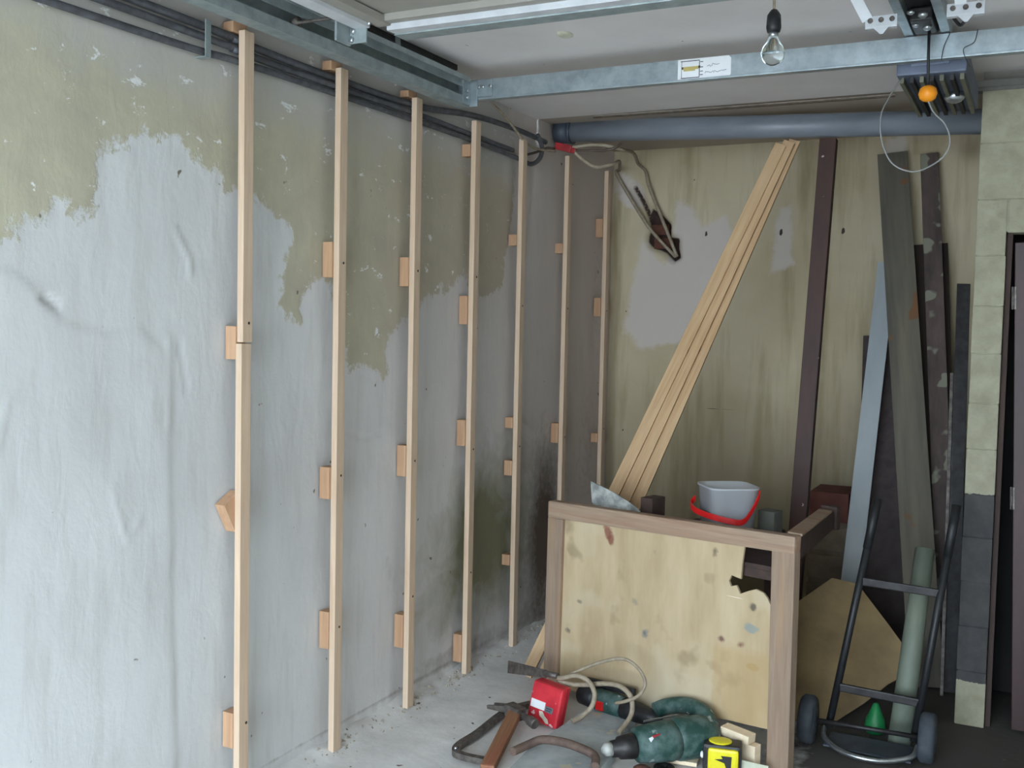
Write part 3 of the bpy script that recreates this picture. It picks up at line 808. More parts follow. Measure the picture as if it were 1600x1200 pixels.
# ------------------------------------------------------------------ sectional door hardware
tr = thing('door_track', 'galvanised channel track for the garage door along the left wall', 'track', (0.16, 2.0, 2.34))
def profile_y(prof, y0, y1):
    return MB().prism([(x, y0, z) for x, z in prof], (0, y1 - y0, 0))
cz = 2.343
prof = [(0.150, cz), (0.205, cz), (0.205, cz + 0.034), (0.199, cz + 0.034), (0.199, cz + 0.006), (0.156, cz + 0.006), (0.156, cz + 0.092), (0.199, cz + 0.092), (0.199, cz + 0.066), (0.205, cz + 0.066), (0.205, cz + 0.098), (0.150, cz + 0.098)]
build('channel', profile_y(prof, Y0 + 0.02, 3.56), GALV_D, tr)
build('top_angle', MB().box((0.205, Y0 + 0.05, cz + 0.094), (0.235, 3.50, cz + 0.098)).box((0.231, Y0 + .05, cz + 0.080), (0.235, 3.50, cz + 0.094)), GALV_D, tr)
build('end_plate', MB().box((0.150, 3.545, cz + 0.0), (0.24, 3.552, cz + 0.095), 0.001).box((0.205, 3.49, cz + .004), (0.209, 3.552, cz + 0.09)), GALV, tr)
for z in (0.03, 0.055):
    build('bolt', MB().lathe((0.209, 3.52, cz + z), (1, 0, 0), [(0, .008), (.005, .008), (.007, .005)], 6), STEEL, tr)
for y in (3.10, 1.4):
    build('hanger', MB().beam((0.17, y, cz + 0.098), (0.165, y, 2.5), 0.03, 0.004, (0, 1, 0)), GALV_D, tr)
tag(build('ceiling_strip', MB().box((0.13, 2.55, 2.478), (0.165, 3.52, 2.4995), 0.002), DKSTEEL), 'dark steel strip fixed to the ceiling above the track', 'strip')
tag(build('ceiling_strip', MB().box((0.02, 3.40, 2.476), (0.055, 3.82, 2.4995), 0.002), DKSTEEL), 'short dark strip in the corner of ceiling and left wall beyond the track', 'strip')

cb = thing('track_crossbar', 'galvanised bar crossing the room between the door tracks', 'bar', (1.4, 3.58, 2.36))
bz0, bz1 = 2.372, 2.445
build('bar', MB().box((0.16, 3.556, bz0), (2.94, 3.560, bz1)).box((0.16, 3.556, bz0 - 0.0), (2.94, 3.600, bz0 + 0.004)), GALV, cb)
build('lip', MB().box((0.16, 3.549, bz0 - 0.004), (2.94, 3.557, bz0 + 0.003), 0.001), GALV, cb)
build('corner_bracket', MB().box((0.215, 3.548, bz0 + 0.006), (0.30, 3.556, bz1 - 0.004), 0.001), GALV, cb)
for x in (0.245, 0.262, 0.295):
    build('bolt', MB().lathe((x, 3.548, 2.415), (0, -1, 0), [(0, .008), (.005, .008), (.007, .004)], 6), STEEL, cb)
# maker's sticker with a yellow band and illegible handwriting
lb = thing('paper_label', 'white sticker with a yellow band and handwriting on the crossbar', 'label', (1.12, 3.5545, 2.37))
def lab(name, x0, x1, z0, z1, mat, d=0.0009, yb=3.5548):
    return build(name, MB().box((x0, yb - d, z0), (x1, yb, z1)), mat, lb)
build('sheet', MB().prism([(1.030, 3.5555, 2.374), (1.212, 3.5555, 2.374), (1.218, 3.5555, 2.380), (1.218, 3.5555, 2.436), (1.210, 3.5555, 2.444), (1.030, 3.5555, 2.444)], (0, -0.0009, 0)), WHITE, lb)
lab('frame_line', 1.040, 1.108, 2.436, 2.4385, INK)
lab('frame_line', 1.042, 1.108, 2.3785, 2.381, INK)
lab('frame_line', 1.043, 1.0445, 2.381, 2.436, INK)
lab('frame_line', 1.106, 1.1085, 2.381, 2.436, INK)
lab('yellow_band', 1.048, 1.104, 2.408, 2.418, INKY)
lab('yellow_band', 1.051, 1.092, 2.403, 2.408, INKY)
for x, z in ((1.044, 2.410), (1.104, 2.411)):
    lab('mark', x, x + 0.006, z, z + 0.008, INK)
for z in (2.430, 2.412, 2.398, 2.386):
    lab('tick', 1.110, 1.120, z, z + 0.0025, INK)
rs = random.Random(3)
for z, x0, x1 in ((2.416, 1.135, 1.180), (2.392, 1.128, 1.205)):
    pts = []
    x = x0
    while x < x1:
        pts.append((x, 3.5540, z + rs.uniform(-.004, .006)))
        x += rs.uniform(.002, .006)
    build('handwriting', MB().tube(pts, 0.0007, 5), INK, lb)

# garage door leaf parked under the ceiling
gd = thing('garage_door', 'raised garage door leaf with white edge frame parked below the ceiling', 'door', (1.45, 1.6, 2.36))
build('leaf_panel', MB().box((0.44, 0.47, 2.400), (2.62, 2.63, 2.418)), PANEL, gd)
zf = 2.362
build('end_frame', MB().box((0.455, 2.600, zf), (2.62, 2.640, zf + 0.055), 0.002), WHITE_AL, gd)
build('end_frame_lip', MB().box((0.455, 2.566, zf + 0.018), (2.62, 2.600, zf + 0.038), 0.001), PANEL, gd)
build('end_frame_shade_band', MB().box((0.455, 2.640, zf - 0.004), (2.62, 2.700, zf + 0.035), 0.002), GALV_D, gd)  # added band, its grey stands in for the frame's shaded underside
build('side_frame', MB().box((0.375, 0.47, zf), (0.425, 2.56, zf + 0.05), 0.002), WHITE_AL, gd)
build('side_frame_lip', MB().box((0.425, 0.47, zf + 0.012), (0.470, 2.60, zf + 0.034), 0.001), PANEL, gd)
build('side_frame', MB().box((2.60, 0.47, zf), (2.66, 2.64, zf + 0.055), 0.002), WHITE_AL, gd)
rb = build('roller_bracket', MB().box((0.350, 2.49, zf - 0.045), (0.358, 2.56, zf + 0.03), 0.001).box((0.350, 2.555, zf - 0.040), (0.415, 2.562, zf + 0.03), 0.001), GALV_D, gd)
build('roller', MB().lathe((0.352, 2.52, 2.392), (-1, 0, 0), [(0, .005), (.155, .005), (.155, .018), (.175, .018), (.18, .011)], 16), IRON, gd)
for x, y, z in ((0.37, 2.563, zf - .005), (0.365, 2.563, zf - .03), (0.425, 2.563, zf + .012)):
    build('bolt', MB().lathe((x, y - 0.008, z), (0, -1, 0), [(0, .009), (.006, .009), (.009, .005)], 6), STEEL, gd)

# motor unit, rail and hangers
mu = thing('door_motor', 'blue-grey garage door motor box with ribbed underside near the partition', 'motor', (1.86, 3.95, 2.335))
build('case', MB().box((1.74, 3.66, 2.350), (1.952, 4.30, 2.432), 0.006), MOTOR, mu)
build('front_badge', MB().box((1.785, 3.655, 2.378), (1.90, 3.662, 2.412), 0.002), pm('lighter_badge', (128, 136, 158), (116, 124, 146), 8, 0.5), mu)
for k in range(7):
    x = 1.748 + k * 0.0305
    build('rib', MB().box((x, 3.69, 2.331), (x + 0.013, 4.28, 2.352), 0.001), MOTRIB if k % 2 == 0 else DKSTEEL, mu)
build('lamp_cover', MB().lathe((1.895, 3.98, 2.352), (0, 0, -1), [(0, .034), (.02, .034), (.032, .024), (.038, .01), (.039, 0)], 18), STEEL, mu)
build('side_tab', MB().box((1.952, 3.66, 2.405), (1.985, 3.70, 2.43), 0.001), DKSTEEL, mu)
for x in (1.80, 1.90):
    build('ceiling_strap', MB().box((x, 3.9, 2.432), (x + .03, 3.93, 2.4995)), GALV_D, mu)

ra = thing('motor_rail', 'steel motor rail with trolley carriage above the crossbar', 'rail', (1.85, 3.0, 2.45))
build('side_flange', MB().box((1.772, 0.9, 2.449), (1.800, 3.64, 2.492), 0.002), GALV, ra)
build('side_flange', MB().box((1.880, 0.9, 2.449), (1.908, 3.64, 2.492), 0.002), GALV, ra)
build('web', MB().box((1.800, 0.9, 2.484), (1.880, 3.66, 2.492)), DKSTEEL, ra)
build('trolley', MB().box((1.808, 3.36, 2.440), (1.872, 3.52, 2.480), 0.006), DKSTEEL, ra)
build('end_stop', MB().box((1.806, 3.535, 2.450), (1.874, 3.552, 2.478), 0.003), BLACK, ra)
for y in (3.30, 3.44):
    build('bolt', MB().lathe((1.852, y, 2.444), (0, 0, -1), [(0, .014), (.008, .014), (.014, .008)], 6), STEEL, ra)
    build('bolt', MB().lathe((1.822, y - .03, 2.444), (0, 0, -1), [(0, .011), (.006, .011), (.010, .006)], 6), STEEL, ra)
run('black_wire', [(1.93, 3.05, 2.46), (1.955, 3.2, 2.445), (1.965, 3.33, 2.43), (1.945, 3.42, 2.43), (1.92, 3.38, 2.455)], 0.005, BLACK, 'black wire looping down right of the trolley carriage', 'wire')

def perforated(name, label, x0, x1, y, z, strap):
    t = thing(name, label, 'bracket', ((x0 + x1) / 2, y, z))
    build('plate', MB().box((x0, y - 0.002, z - 0.016), (x1, y + 0.002, z + 0.016), 0.001).box((x0, y, z - 0.018), (x1, y + 0.02, z - 0.014)), WHITE_AL, t)
    for k in range(3):
        x = x0 + (x1 - x0) * (0.16 + 0.34 * k)
        build('hole_ring', MB().lathe((x, y - 0.002, z + 0.003), (0, -1, 0), [(0, .0075), (.0025, .0075), (.0025, .004), (.0005, .004)], 12), IRON, t)
    xm = (x0 + x1) / 2
    build('tab', MB().prism([(xm - .022, y - .002, z - .016), (xm + .022, y - .002, z - .016), (xm + .006, y - .002, z - .036), (xm - .002, y - .002, z - .036)], (0, .004, 0)), WHITE_AL, t)
    for q in strap:
        build('strap', MB().beam(q[0], q[1], 0.03, 0.004, (1, 0, 0)), WHITE_AL, t)
    return t
perforated('hanger_bracket', 'white perforated hanger bracket left of the motor rail', 1.716, 1.802, 3.14, 2.388, [((1.722, 3.14, 2.395), (1.668, 3.10, 2.4985))])
perforated('hanger_bracket', 'white perforated hanger bracket right of the motor rail', 1.930, 2.026, 3.14, 2.398, [((1.965, 3.14, 2.41), (1.96, 3.12, 2.4985))])

# release cord with orange knob
rc = thing('release_cord', 'orange release knob on a black cord hanging from the motor rail', 'cord', (1.856, 3.47, 2.22))
build('cord', MB().tube([(1.852, 3.49, 2.448), (1.853, 3.49, 2.36), (1.856, 3.49, 2.272)], 0.0045, 8), BLACK, rc)
build('knob', MB().lathe((1.856, 3.49, 2.225), (0, 0, 1), [(0, 0), (.002, .013), (.009, .023), (.024, .028), (.040, .024), (.048, .013), (.052, 0)], 18), ORANGE, rc)
run('cord_loop', [(1.858, 3.49, 2.228), (1.876, 3.485, 2.19), (1.911, 3.48, 2.15), (1.926, 3.48, 2.095), (1.902, 3.48, 2.046), (1.83, 3.48, 2.012), (1.763, 3.48, 2.039), (1.728, 3.48, 2.11), (1.722, 3.48, 2.19), (1.735, 3.55, 2.26), (1.76, 3.62, 2.331)], 0.0024, pm('thin_pale_cord', (150, 150, 148), (132, 132, 130), 20, 0.6), 'thin pale cord looping down from the orange release knob', 'cord')

run('thin_wire', [(1.905, 3.56, 2.448), (1.905, 3.545, 2.438), (1.892, 3.5435, 2.404), (1.887, 3.5435, 2.373), (1.886, 3.545, 2.36)], 0.0012, BLACK, 'left of two hair-thin wires draped over the crossbar by the motor', 'wire', 6)
run('thin_wire', [(1.985, 3.56, 2.449), (1.985, 3.545, 2.438), (1.977, 3.5435, 2.407), (1.949, 3.5435, 2.391), (1.954, 3.5435, 2.363), (1.969, 3.545, 2.335)], 0.0012, BLACK, 'right of two hair-thin wires draped over the crossbar by the motor', 'wire', 6)

# bare bulb
bb = thing('bare_bulb', 'bare clear light bulb in a dark holder hanging from the ceiling', 'bulb', (1.49, 3.0, 2.28))
build('flex', MB().tube([(1.49, 3.0, 2.4995), (1.488, 3.0, 2.46), (1.49, 3.0, 2.40)], 0.004, 8), CABLE_B, bb)
build('holder', MB().lathe((1.49, 3.0, 2.412), (0, 0, -1), [(0, .008), (.006, .013), (.016, .019), (.05, .021), (.062, .018)], 18), BLACK, bb)
build('cap', MB().lathe((1.49, 3.0, 2.35), (0, 0, -1), [(0, .0135), (.012, .0135), (.014, .011)], 16), STEEL, bb)
op = [(0.0, .0135), (.012, .017), (.028, .028), (.046, .0335), (.062, .031), (.074, .020), (.080, .008), (.081, 0)]
inn = [(d - .0012 if r < .02 and d > .05 else d, max(r - .0010, 0)) for d, r in op]
build('glass', MB().lathe((1.49, 3.0, 2.338), (0, 0, -1), op + inn[::-1], 22), GLASS, bb)
tag(build('plaster_dab', MB().lathe((0.714, 3.29, 2.5005), (0, 0, -1), [(0, .026), (.004, .027), (.009, .018), (.011, 0)], 14, side=(0, 1, 0), sx=1.4), DAB), 'off-white plaster dab on the grey ceiling', 'plaster dab')

# ------------------------------------------------------------------ timbers leaning at the back
n_img = Vector((0.45, -0.89, 0)).normalized()
for k, (b0, t1) in enumerate((((0.298, 3.968, 0.014), (1.128, 4.742, 2.338)), ((0.362, 4.000, 0.012), (1.160, 4.766, 2.352)), ((0.430, 4.032, 0.012), (1.176, 4.800, 2.362)))):
    plank('leaning_batten', b0, t1, 0.050, 0.024, (0.97, 0.1, -0.28), PINE_OLD,
          ['left of three spare pine battens leaning from behind the workbench to the drain pipe', 'middle of three spare pine battens leaning from behind the workbench to the drain pipe', 'right of three spare pine battens leaning from behind the workbench to the drain pipe'][k], 'batten', 'spare battens leaning below the drain pipe')
plank('leaning_post', (1.262, 4.62, 0.0), (1.325, 4.80, 2.36), 0.072, 0.05, (1, 0, 0), BROWNPOST, 'dark red-brown post with white specks leaning up to the drain pipe', 'post', None, 0.003)
plank('leaning_board', (1.440, 4.98, 0.0), (1.500, 5.52, 1.86), 0.088, 0.022, (1, 0.1, 0), PALEBOARD, 'pale grey board leaning left of the weathered plank', 'board')
plank('leaning_board', (1.62, 5.15, 0.0), (1.545, 5.555, 1.50), 0.30, 0.018, (1, 0, 0), CHIPB, 'wide dark brown chipboard leaning behind the pale grey board', 'board')
plank('leaning_plank', (1.830, 4.74, 0.0), (1.500, 5.54, 2.40), 0.140, 0.032, (1, 0.1, 0), GREYPLANK, 'tall weathered grey plank, widest and tallest of the leaning planks', 'plank')
plank('leaning_plank', (1.905, 4.90, 0.0), (1.672, 5.54, 2.39), 0.082, 0.03, (1, 0.1, 0), MOTPLANK, 'narrow mottled brown plank leaning right of the weathered grey plank', 'plank')
plank('leaning_plank', (1.862, 5.10, 0.0), (1.690, 5.56, 1.95), 0.165, 0.026, (1, 0.1, 0), DKPLANK, 'short dark brown plank leaning behind the mottled plank', 'plank')
plank('metal_bar', (1.925, 4.72, 0.0), (1.885, 5.05, 1.735), 0.055, 0.012, (1, 0.2, 0), DKSTEEL, 'black flat metal bar leaning beside the block pier', 'bar')
plank('metal_bar', (1.895, 4.66, 0.0), (1.856, 5.0, 1.34), 0.014, 0.012, (1, 0.2, 0), IRON, 'thin dark rod leaning left of the black flat bar', 'rod')
tag(build('storage_box', MB().box((1.22, 5.22, 0.585), (1.405, 5.50, 0.728), 0.004), DKBOX), 'dark red box on a brown crate by the back wall, right of the brown post', 'box')
cr = thing('wooden_crate', 'brown wooden crate under the dark red box', 'crate', (1.31, 5.36, 0))
build('body', MB().box((1.225, 5.235, 0.0), (1.398, 5.50, 0.584), 0.003), pm('dusty_brown_crate', (122, 108, 92), (96, 84, 70), 9, 0.85), cr)
for z in (0.02, 0.16, 0.30, 0.44):
    build('slat', MB().box((1.218, 5.225, z), (1.402, 5.236, z + 0.115), 0.002), pm('dusty_brown_crate', (122, 108, 92)), cr)
rp = plank('pale_pipe', (1.800, 4.02, 0.0), (1.836, 4.30, 0.675), 0.07, 0.07, (1, 0, 0), PALEPIPE, 'pale green pipe leaning behind the hand truck', 'pipe')
me = rp.data
me.clear_geometry()
mbp = MB().lathe((0, 0, 0), (0, 0, 1), [(0, .036), (.0, .041), (.735, .036), (.735, .030), (.60, .030)], 20)
mbp.bm.to_mesh(me)
mbp.bm.free()

# tan sheet slumped behind the bench
sh = [Vector(p) for p in ((1.305, 4.398, 0.35), (1.445, 4.59, 0.456), (1.547, 4.62, 0.438), (1.693, 4.533, 0.298), (1.823, 4.45, 0.168), (1.719, 4.339, 0.118), (1.644, 4.231, 0.058), (1.546, 4.105, 0.0), (1.401, 4.05, 0.008))]
shn = Vector((-0.314, 0.624, -0.715))
tag(build('hardboard_sheet', MB().prism(sh, shn * 0.008, 0.001), CARD), 'tan hardboard sheet with a torn edge leaning on the floor right of the workbench', 'sheet')
plank('floor_plank', (1.29, 4.05, 0.014), (1.28, 5.15, 0.014), 0.15, 0.025, (1, 0, 0), CARD, 'tan plank lying on the floor behind the workbench', 'plank')
tag(build('green_bag', MB().lathe((1.705, 4.10, 0.0), (0, 0, 1), [(0, .034), (.015, .040), (.05, .036), (.08, .022), (.11, .010), (.115, 0)], 14), GREENB), 'small green plastic bag on the floor behind the hand truck', 'bag')

# ------------------------------------------------------------------ workbench
A0 = Vector((0.430, 3.860, 0))
T0 = Vector((0.9598, -0.2807, 0))
N0 = Vector((0.2807, 0.9598, 0))
def bp(u, v, d=0.0):
    return A0 + T0 * u + N0 * d + Vector((0, 0, v))
def bbox(u0, u1, v0, v1, d0, d1):
    return [bp(u0, v0, d0), bp(u1, v0, d0), bp(u1, v0, d1), bp(u0, v0, d1), bp(u0, v1, d0), bp(u1, v1, d0), bp(u1, v1, d1), bp(u0, v1, d1)]
BM = Matrix((T0, N0, Vector((0, 0, 1)))).transposed().to_4x4()
BM.translation = A0
wb = thing('workbench', 'old wooden workbench with a stained plywood front torn at its upper right corner', 'workbench', A0)
wb.matrix_world = BM
ORIGIN[wb.name] = Vector((0, 0, 0))
def bpart(name, mb, mat):
    o = build(name, mb, mat, M=Matrix.Identity(4))
    o.parent = wb
    o.matrix_local = Matrix.Identity(4)
    return o
bpart('top_rail', MB().hexa([Vector(p) for p in ((0, 0, .728), (1.105, 0, .757), (1.105, .045, .757), (0, .045, .728), (0, 0, .797), (1.105, 0, .818), (1.105, .05, .818), (0, .05, .797))], 0.008), BENCHW)
bpart('stile', MB().hexa([Vector(p) for p in ((-.006, 0.002, 0), (.07, .002, 0), (.07, .045, 0), (-.006, .045, 0), (0, .002, .73), (.08, .002, .73), (.08, .045, .73), (0, .045, .73))], 0.004), BENCHV)
bpart('stile', MB().hexa([Vector(p) for p in ((1.026, 0.002, 0), (1.108, .002, 0), (1.108, .045, 0), (1.026, .045, 0), (1.018, .002, .760), (1.105, .002, .762), (1.105, .045, .762), (1.018, .045, .760))], 0.004), BENCHV)
ply = [(.06, .03), (.06, .735), (.905, .76), (.897, .69), (.894, .633), (.856, .640), (.846, .618), (.855, .600), (.877, .607), (.893, .580), (.925, .596), (.955, .608), (.985, .600), (1.000, .585), (1.018, .555), (1.03, .54), (1.03, .128), (.95, .122), (.87, .117), (.76, .105), (.5, .07), (.3, .05)]
bpart('plywood_front', MB().prism([(u, 0.018, v) for u, v in ply], (0, 0.009, 0)), PLY)
bpart('side_rail', MB().hexa([Vector(p) for p in ((1.055, .045, .735), (1.105, .045, .735), (.925, .668, .735), (.875, .668, .735), (1.055, .045, .812), (1.105, .045, .812), (.925, .668, .800), (.875, .668, .800))], 0.003), BENCHD)
bpart('side_rail_lit_top', MB().hexa([Vector(p) for p in ((1.050, .05, .8125), (1.106, .05, .8125), (.926, .640, .801), (.870, .640, .801), (1.050, .05, .822), (1.106, .05, .822), (.926, .640, .810), (.870, .640, .810))], 0.002), BENCHW)  # paler cap paints the lit top of the dark-sided rail
bpart('rail_end', MB().box((.868, .655, .728), (.938, .690, .822), 0.006), BENCHD)
bpart('rear_leg', MB().box((.66, .60, 0), (.72, .655, .70), 0.004), BENCHD)
bpart('rear_rail', MB().box((.30, .62, .62), (.74, .65, .69), 0.004), BENCHD)
bpart('shelf', MB().prism([(.305, .046, .672), (1.03, .046, .672), (.87, .62, .672), (.305, .62, .672)], (0, 0, .018), 0.002), BENCHD)
bpart('shelf_bearer', MB().box((.08, .046, .640), (1.02, .075, .672), 0.002), BENCHD)

# clear bucket with red handle on the bench shelf
bc = bp(0.66, 0.690, 0.30)
bk = thing('plastic_bucket', 'cloudy clear plastic bucket with a red handle on the workbench', 'bucket', bc)
ro, rb_ = 0.113, 0.094
H_ = 0.222
build('tub', MB().lathe(bc, (0, 0, 1), [(0, 0), (0, rb_), (H_ - .008, ro - .001), (H_ - .008, ro + .004), (H_, ro + .004), (H_, ro - .003), (.004, rb_ - .003), (.004, 0)], 40), CLEARPL, bk)
th0 = math.radians(-99 - 45)
for v in bpy.data.objects['tub'].data.vertices:
    th = math.atan2(v.co.y, v.co.x) - th0
    k = 0.88 / (abs(math.cos(th)) ** 5 + abs(math.sin(th)) ** 5) ** 0.2
    v.co.x *= k
    v.co.y *= k
hp = []
for k in range(25):
    a = math.pi * k / 24
    hp.append(bc + Vector((-(ro + 0.012) * math.cos(a) * 1.02, -(ro + 0.022) * math.sin(a), 0.165 - 0.06 * math.sin(a) ** 0.8 - 0.01 * math.cos(a))))
# handle: flat band folded down over the front
mbh = MB()
ring = []
hk = [(-.128, .0, .158), (-.136, -.03, .140), (-.100, -.085, .127), (-.03, -.120, .115), (.045, -.122, .104), (.085, -.100, .102), (.105, -.06, .135), (.122, -.015, .190), (.118, .0, .205)]
hpts = catmull([bc + Vector(p) for p in hk], 6)
for p in hpts:
    d = (p - bc); d.z = 0; d.normalize()
    ring.append([mbh.bm.verts.new(p + Vector((0, 0, -.011))), mbh.bm.verts.new(p + Vector((0, 0, .011))), mbh.bm.verts.new(p + d * .004 + Vector((0, 0, .011))), mbh.bm.verts.new(p + d * .004 + Vector((0, 0, -.011)))])
for a, b in zip(ring, ring[1:]):
    for k in range(4):
        mbh.bm.faces.new((a[k], a[(k + 1) % 4], b[(k + 1) % 4], b[k]))
mbh.bm.faces.new(ring[0][::-1]); mbh.bm.faces.new(ring[-1])
build('handle', mbh, RED_B, bk)
tag(build('white_tub', MB().lathe(bc + Vector((.045, -.005, .0045)), (0, 0, 1), [(0, .036), (.06, .04), (.15, .042), (.155, .03), (.156, 0)], 18), WHITE), 'white tub standing inside the clear bucket', 'tub')

# trowel and dark box lying on the bench
tw = thing('plaster_trowel', 'plaster-smeared steel blade resting on the workbench left of the bucket', 'trowel', bp(.22, .69, .14))
q0, q1, q2, q3 = bp(.140, .885, .10), bp(.150, .80, .10), bp(.375, .775, .12), bp(.335, .815, .12)
build('blade', MB().prism([q0, q1, bp(.19, .765, .10), bp(.30, .745, .115), q2, bp(.37, .795, .12), q3, bp(.25, .852, .11)], N0 * 0.004 + Vector((0, 0, .0))), TROWEL, tw)
build('handle', MB().beam(bp(.155, .80, .12), bp(.26, .765, .16), .03, .024, (0, 0, 1), .006), TROWEL, tw)
tag(build('small_box', MB().hexa(bbox(.355, .412, .69, .842, .15, .24), .004), BENCHD), 'small dark open box on the workbench behind the smeared blade', 'box')
tag(build('grey_block', MB().hexa(bbox(.70, .772, .69, .802, .46, .53), .004), GREYBLK), 'grey block on the workbench in front of the red-brown post', 'block')
# ------------------------------------------------------------------ hand truck
ht = thing('hand_truck', 'black steel hand truck with chrome toe bar beside the workbench', 'hand truck', (1.70, 3.95, 0))
la, lb2 = Vector((1.562, 3.93, 0.05)), Vector((1.676, 4.13, 0.88))
ra0, rb0 = la + Vector((.295, 0.01, 0)), lb2 + Vector((.275, .01, 0.0))
def onl(a, b, z):
    return a.lerp(b, (z - a.z) / (b.z - a.z))
build('frame_tube', MB().tube([la, lb2], .014, 12), BLACK, ht)
build('frame_tube', MB().tube([ra0, rb0], .014, 12), BLACK, ht)
build('grip', MB().tube([onl(la, lb2, .70), onl(la, lb2, .885)], .0165, 12), BLACK, ht)
build('grip', MB().tube([onl(ra0, rb0, .70), onl(ra0, rb0, .885)], .0165, 12), BLACK, ht)
for z, dz in ((.195, -.012), (.580, -.012)):
    build('crossbar', MB().beam(onl(la, lb2, z), onl(ra0, rb0, z + dz), .03, .016, (0, 0, 1), .004), DKSTEEL, ht)
build('toe_plate', MB().hexa([Vector(p) for p in ((1.56, 3.84, .010), (1.86, 3.83, .010), (1.86, 3.96, .018), (1.57, 3.96, .018), (1.56, 3.84, .016), (1.86, 3.83, .016), (1.86, 3.96, .024), (1.57, 3.96, .024))]), PLATE, ht)
build('toe_bar', MB().tube(catmull([(1.548, 3.92, .05), (1.560, 3.86, .036), (1.62, 3.80, .022), (1.70, 3.775, .018), (1.78, 3.79, .018), (1.86, 3.84, .03), (1.875, 3.90, .05)], 6), .0095, 10), STEEL, ht)
build('axle', MB().tube([(1.47, 3.88, .085), (1.93, 3.90, .085)], .009, 10), DKSTEEL, ht)
for x in (1.498, 1.905):
    wv = build('wheel', MB().lathe((x - .026, 3.87 if x < 1.7 else 3.90, .088), (1, 0, 0), [(0, .055), (0, .078), (.010, .088), (.042, .088), (.052, .078), (.052, .055)], 26), RUBBER, ht)
    build('hub', MB().lathe((x - .030, 3.87 if x < 1.7 else 3.90, .088), (1, 0, 0), [(0, .018), (.004, .054), (.056, .054), (.060, .018)], 20), PLATE, wv)

# ------------------------------------------------------------------ tools on the floor in front of the bench
# grey chipped slab
pts = [(.69, 3.52), (.695, 3.64), (.71, 3.762), (.80, 3.735), (.885, 3.690), (.905, 3.66), (.890, 3.61), (.915, 3.55), (.900, 3.50), (.930, 3.44), (.925, 3.38), (.945, 3.34), (.95, 3.20), (.93, 3.00), (.80, 2.95), (.69, 3.0), (.67, 3.25)]
tag(build('stone_slab', MB().prism([(x, y, 0.004) for x, y in pts], (0, 0, 0.036), 0.003), SLAB), 'dusty grey slab with a chipped right edge lying between red case and drill', 'slab')
Zs = 0.006
# red case
rcx = thing('red_case', 'red plastic case with a white label standing left of the grey slab', 'case', (.585, 3.60, Zs))
f0, f1 = Vector((.503, 3.545, Zs + .002)), Vector((.665, 3.485, Zs + .002))
dirx = (f1 - f0).normalized()
dep = Vector((.20, .98, 0)).normalized()
upv = Vector((0.10, 0.22, 1)).normalized()
def rcp(u, v, d):
    return f0 + dirx * u + upv * v + dep * d
W_, H2, D2 = .160, .148, .055
def rbox(u0, u1, v0, v1, d0, d1):
    return [rcp(u0, v0, d0), rcp(u1, v0, d0), rcp(u1, v0, d1), rcp(u0, v0, d1), rcp(u0, v1, d0), rcp(u1, v1, d0), rcp(u1, v1, d1), rcp(u0, v1, d1)]
build('body', MB().hexa(rbox(0, W_, 0, H2, 0, D2), .012), RED, rcx)
build('seam', MB().hexa(rbox(-.001, W_ + .001, .004, H2 - .004, D2 * .55, D2 * .62), .004), pm('dark_red_seam', (150, 30, 44), (136, 26, 40), 10, 0.5), rcx)
build('white_label', MB().hexa(rbox(.010, .085, .052, .082, -.0012, .004)), WHITE, rcx)
build('display', MB().hexa(rbox(.088, .128, .050, .072, -.0014, .004)), pm('grey_display', (120, 124, 130), (98, 102, 108), 30, 0.4), rcx)
build('display_line', MB().hexa(rbox(.092, .124, .064, .067, -.002, -.001)).hexa(rbox(.092, .118, .056, .059, -.002, -.001)), INK, rcx)
build('plaster_smear', MB().prism([rcp(u, v, -.0012) for u, v in ((.060, .046), (.078, .048), (.092, .034), (.110, .026), (.118, .012), (.104, .010), (.084, .022), (.066, .030))], dep * .003), DAB, rcx)

# flat bar lying across the case
tag(build('flat_bar', MB().beam((.296, 3.800, .100), (.560, 3.60, .174), .050, .007, (.1, .1, 1), .001, .030, .008).tube([(.545, 3.61, .172), (.612, 3.59, .178)], .012, 10), IRON), 'tapered grey steel bolster lying across the top of the red case', 'bolster')

# hammer
hm = thing('claw_hammer', 'old claw hammer with a rusty brown handle on the dusty floor', 'hammer', (.47, 3.45, .01))
hd_ = [Vector((.385, 3.515, .045)), Vector((.455, 3.492, .055)), Vector((.525, 3.462, .052)), Vector((.600, 3.430, .040))]
build('head', MB().beam(hd_[1], hd_[2], .048, .044, (0, 0, 1), .005).lathe(hd_[2], hd_[3] - hd_[2], [(0, .014), (.03, .013), (.045, .019), (.075, .020), (.080, .018)], 16), IRON, hm)
for s_ in (-1, 1):
    o_ = Vector((.007, .018, 0)) * s_
    build('claw', MB().beam(hd_[1] + o_ * .6, Vector((.358, 3.535, .034)) + o_, .026, .017, (0, 0, 1), .002, .014, .010), IRON, hm)
hnd = plank('handle', (.600, 3.050, .016), (.492, 3.474, .050), .052, .028, (1, .2, 0), HANDLE, None, bevel=.008)
mw = hnd.matrix_world.copy()
hnd.parent = hm
hnd.matrix_parent_inverse = Matrix.Translation(-Vector((.47, 3.45, .01)))

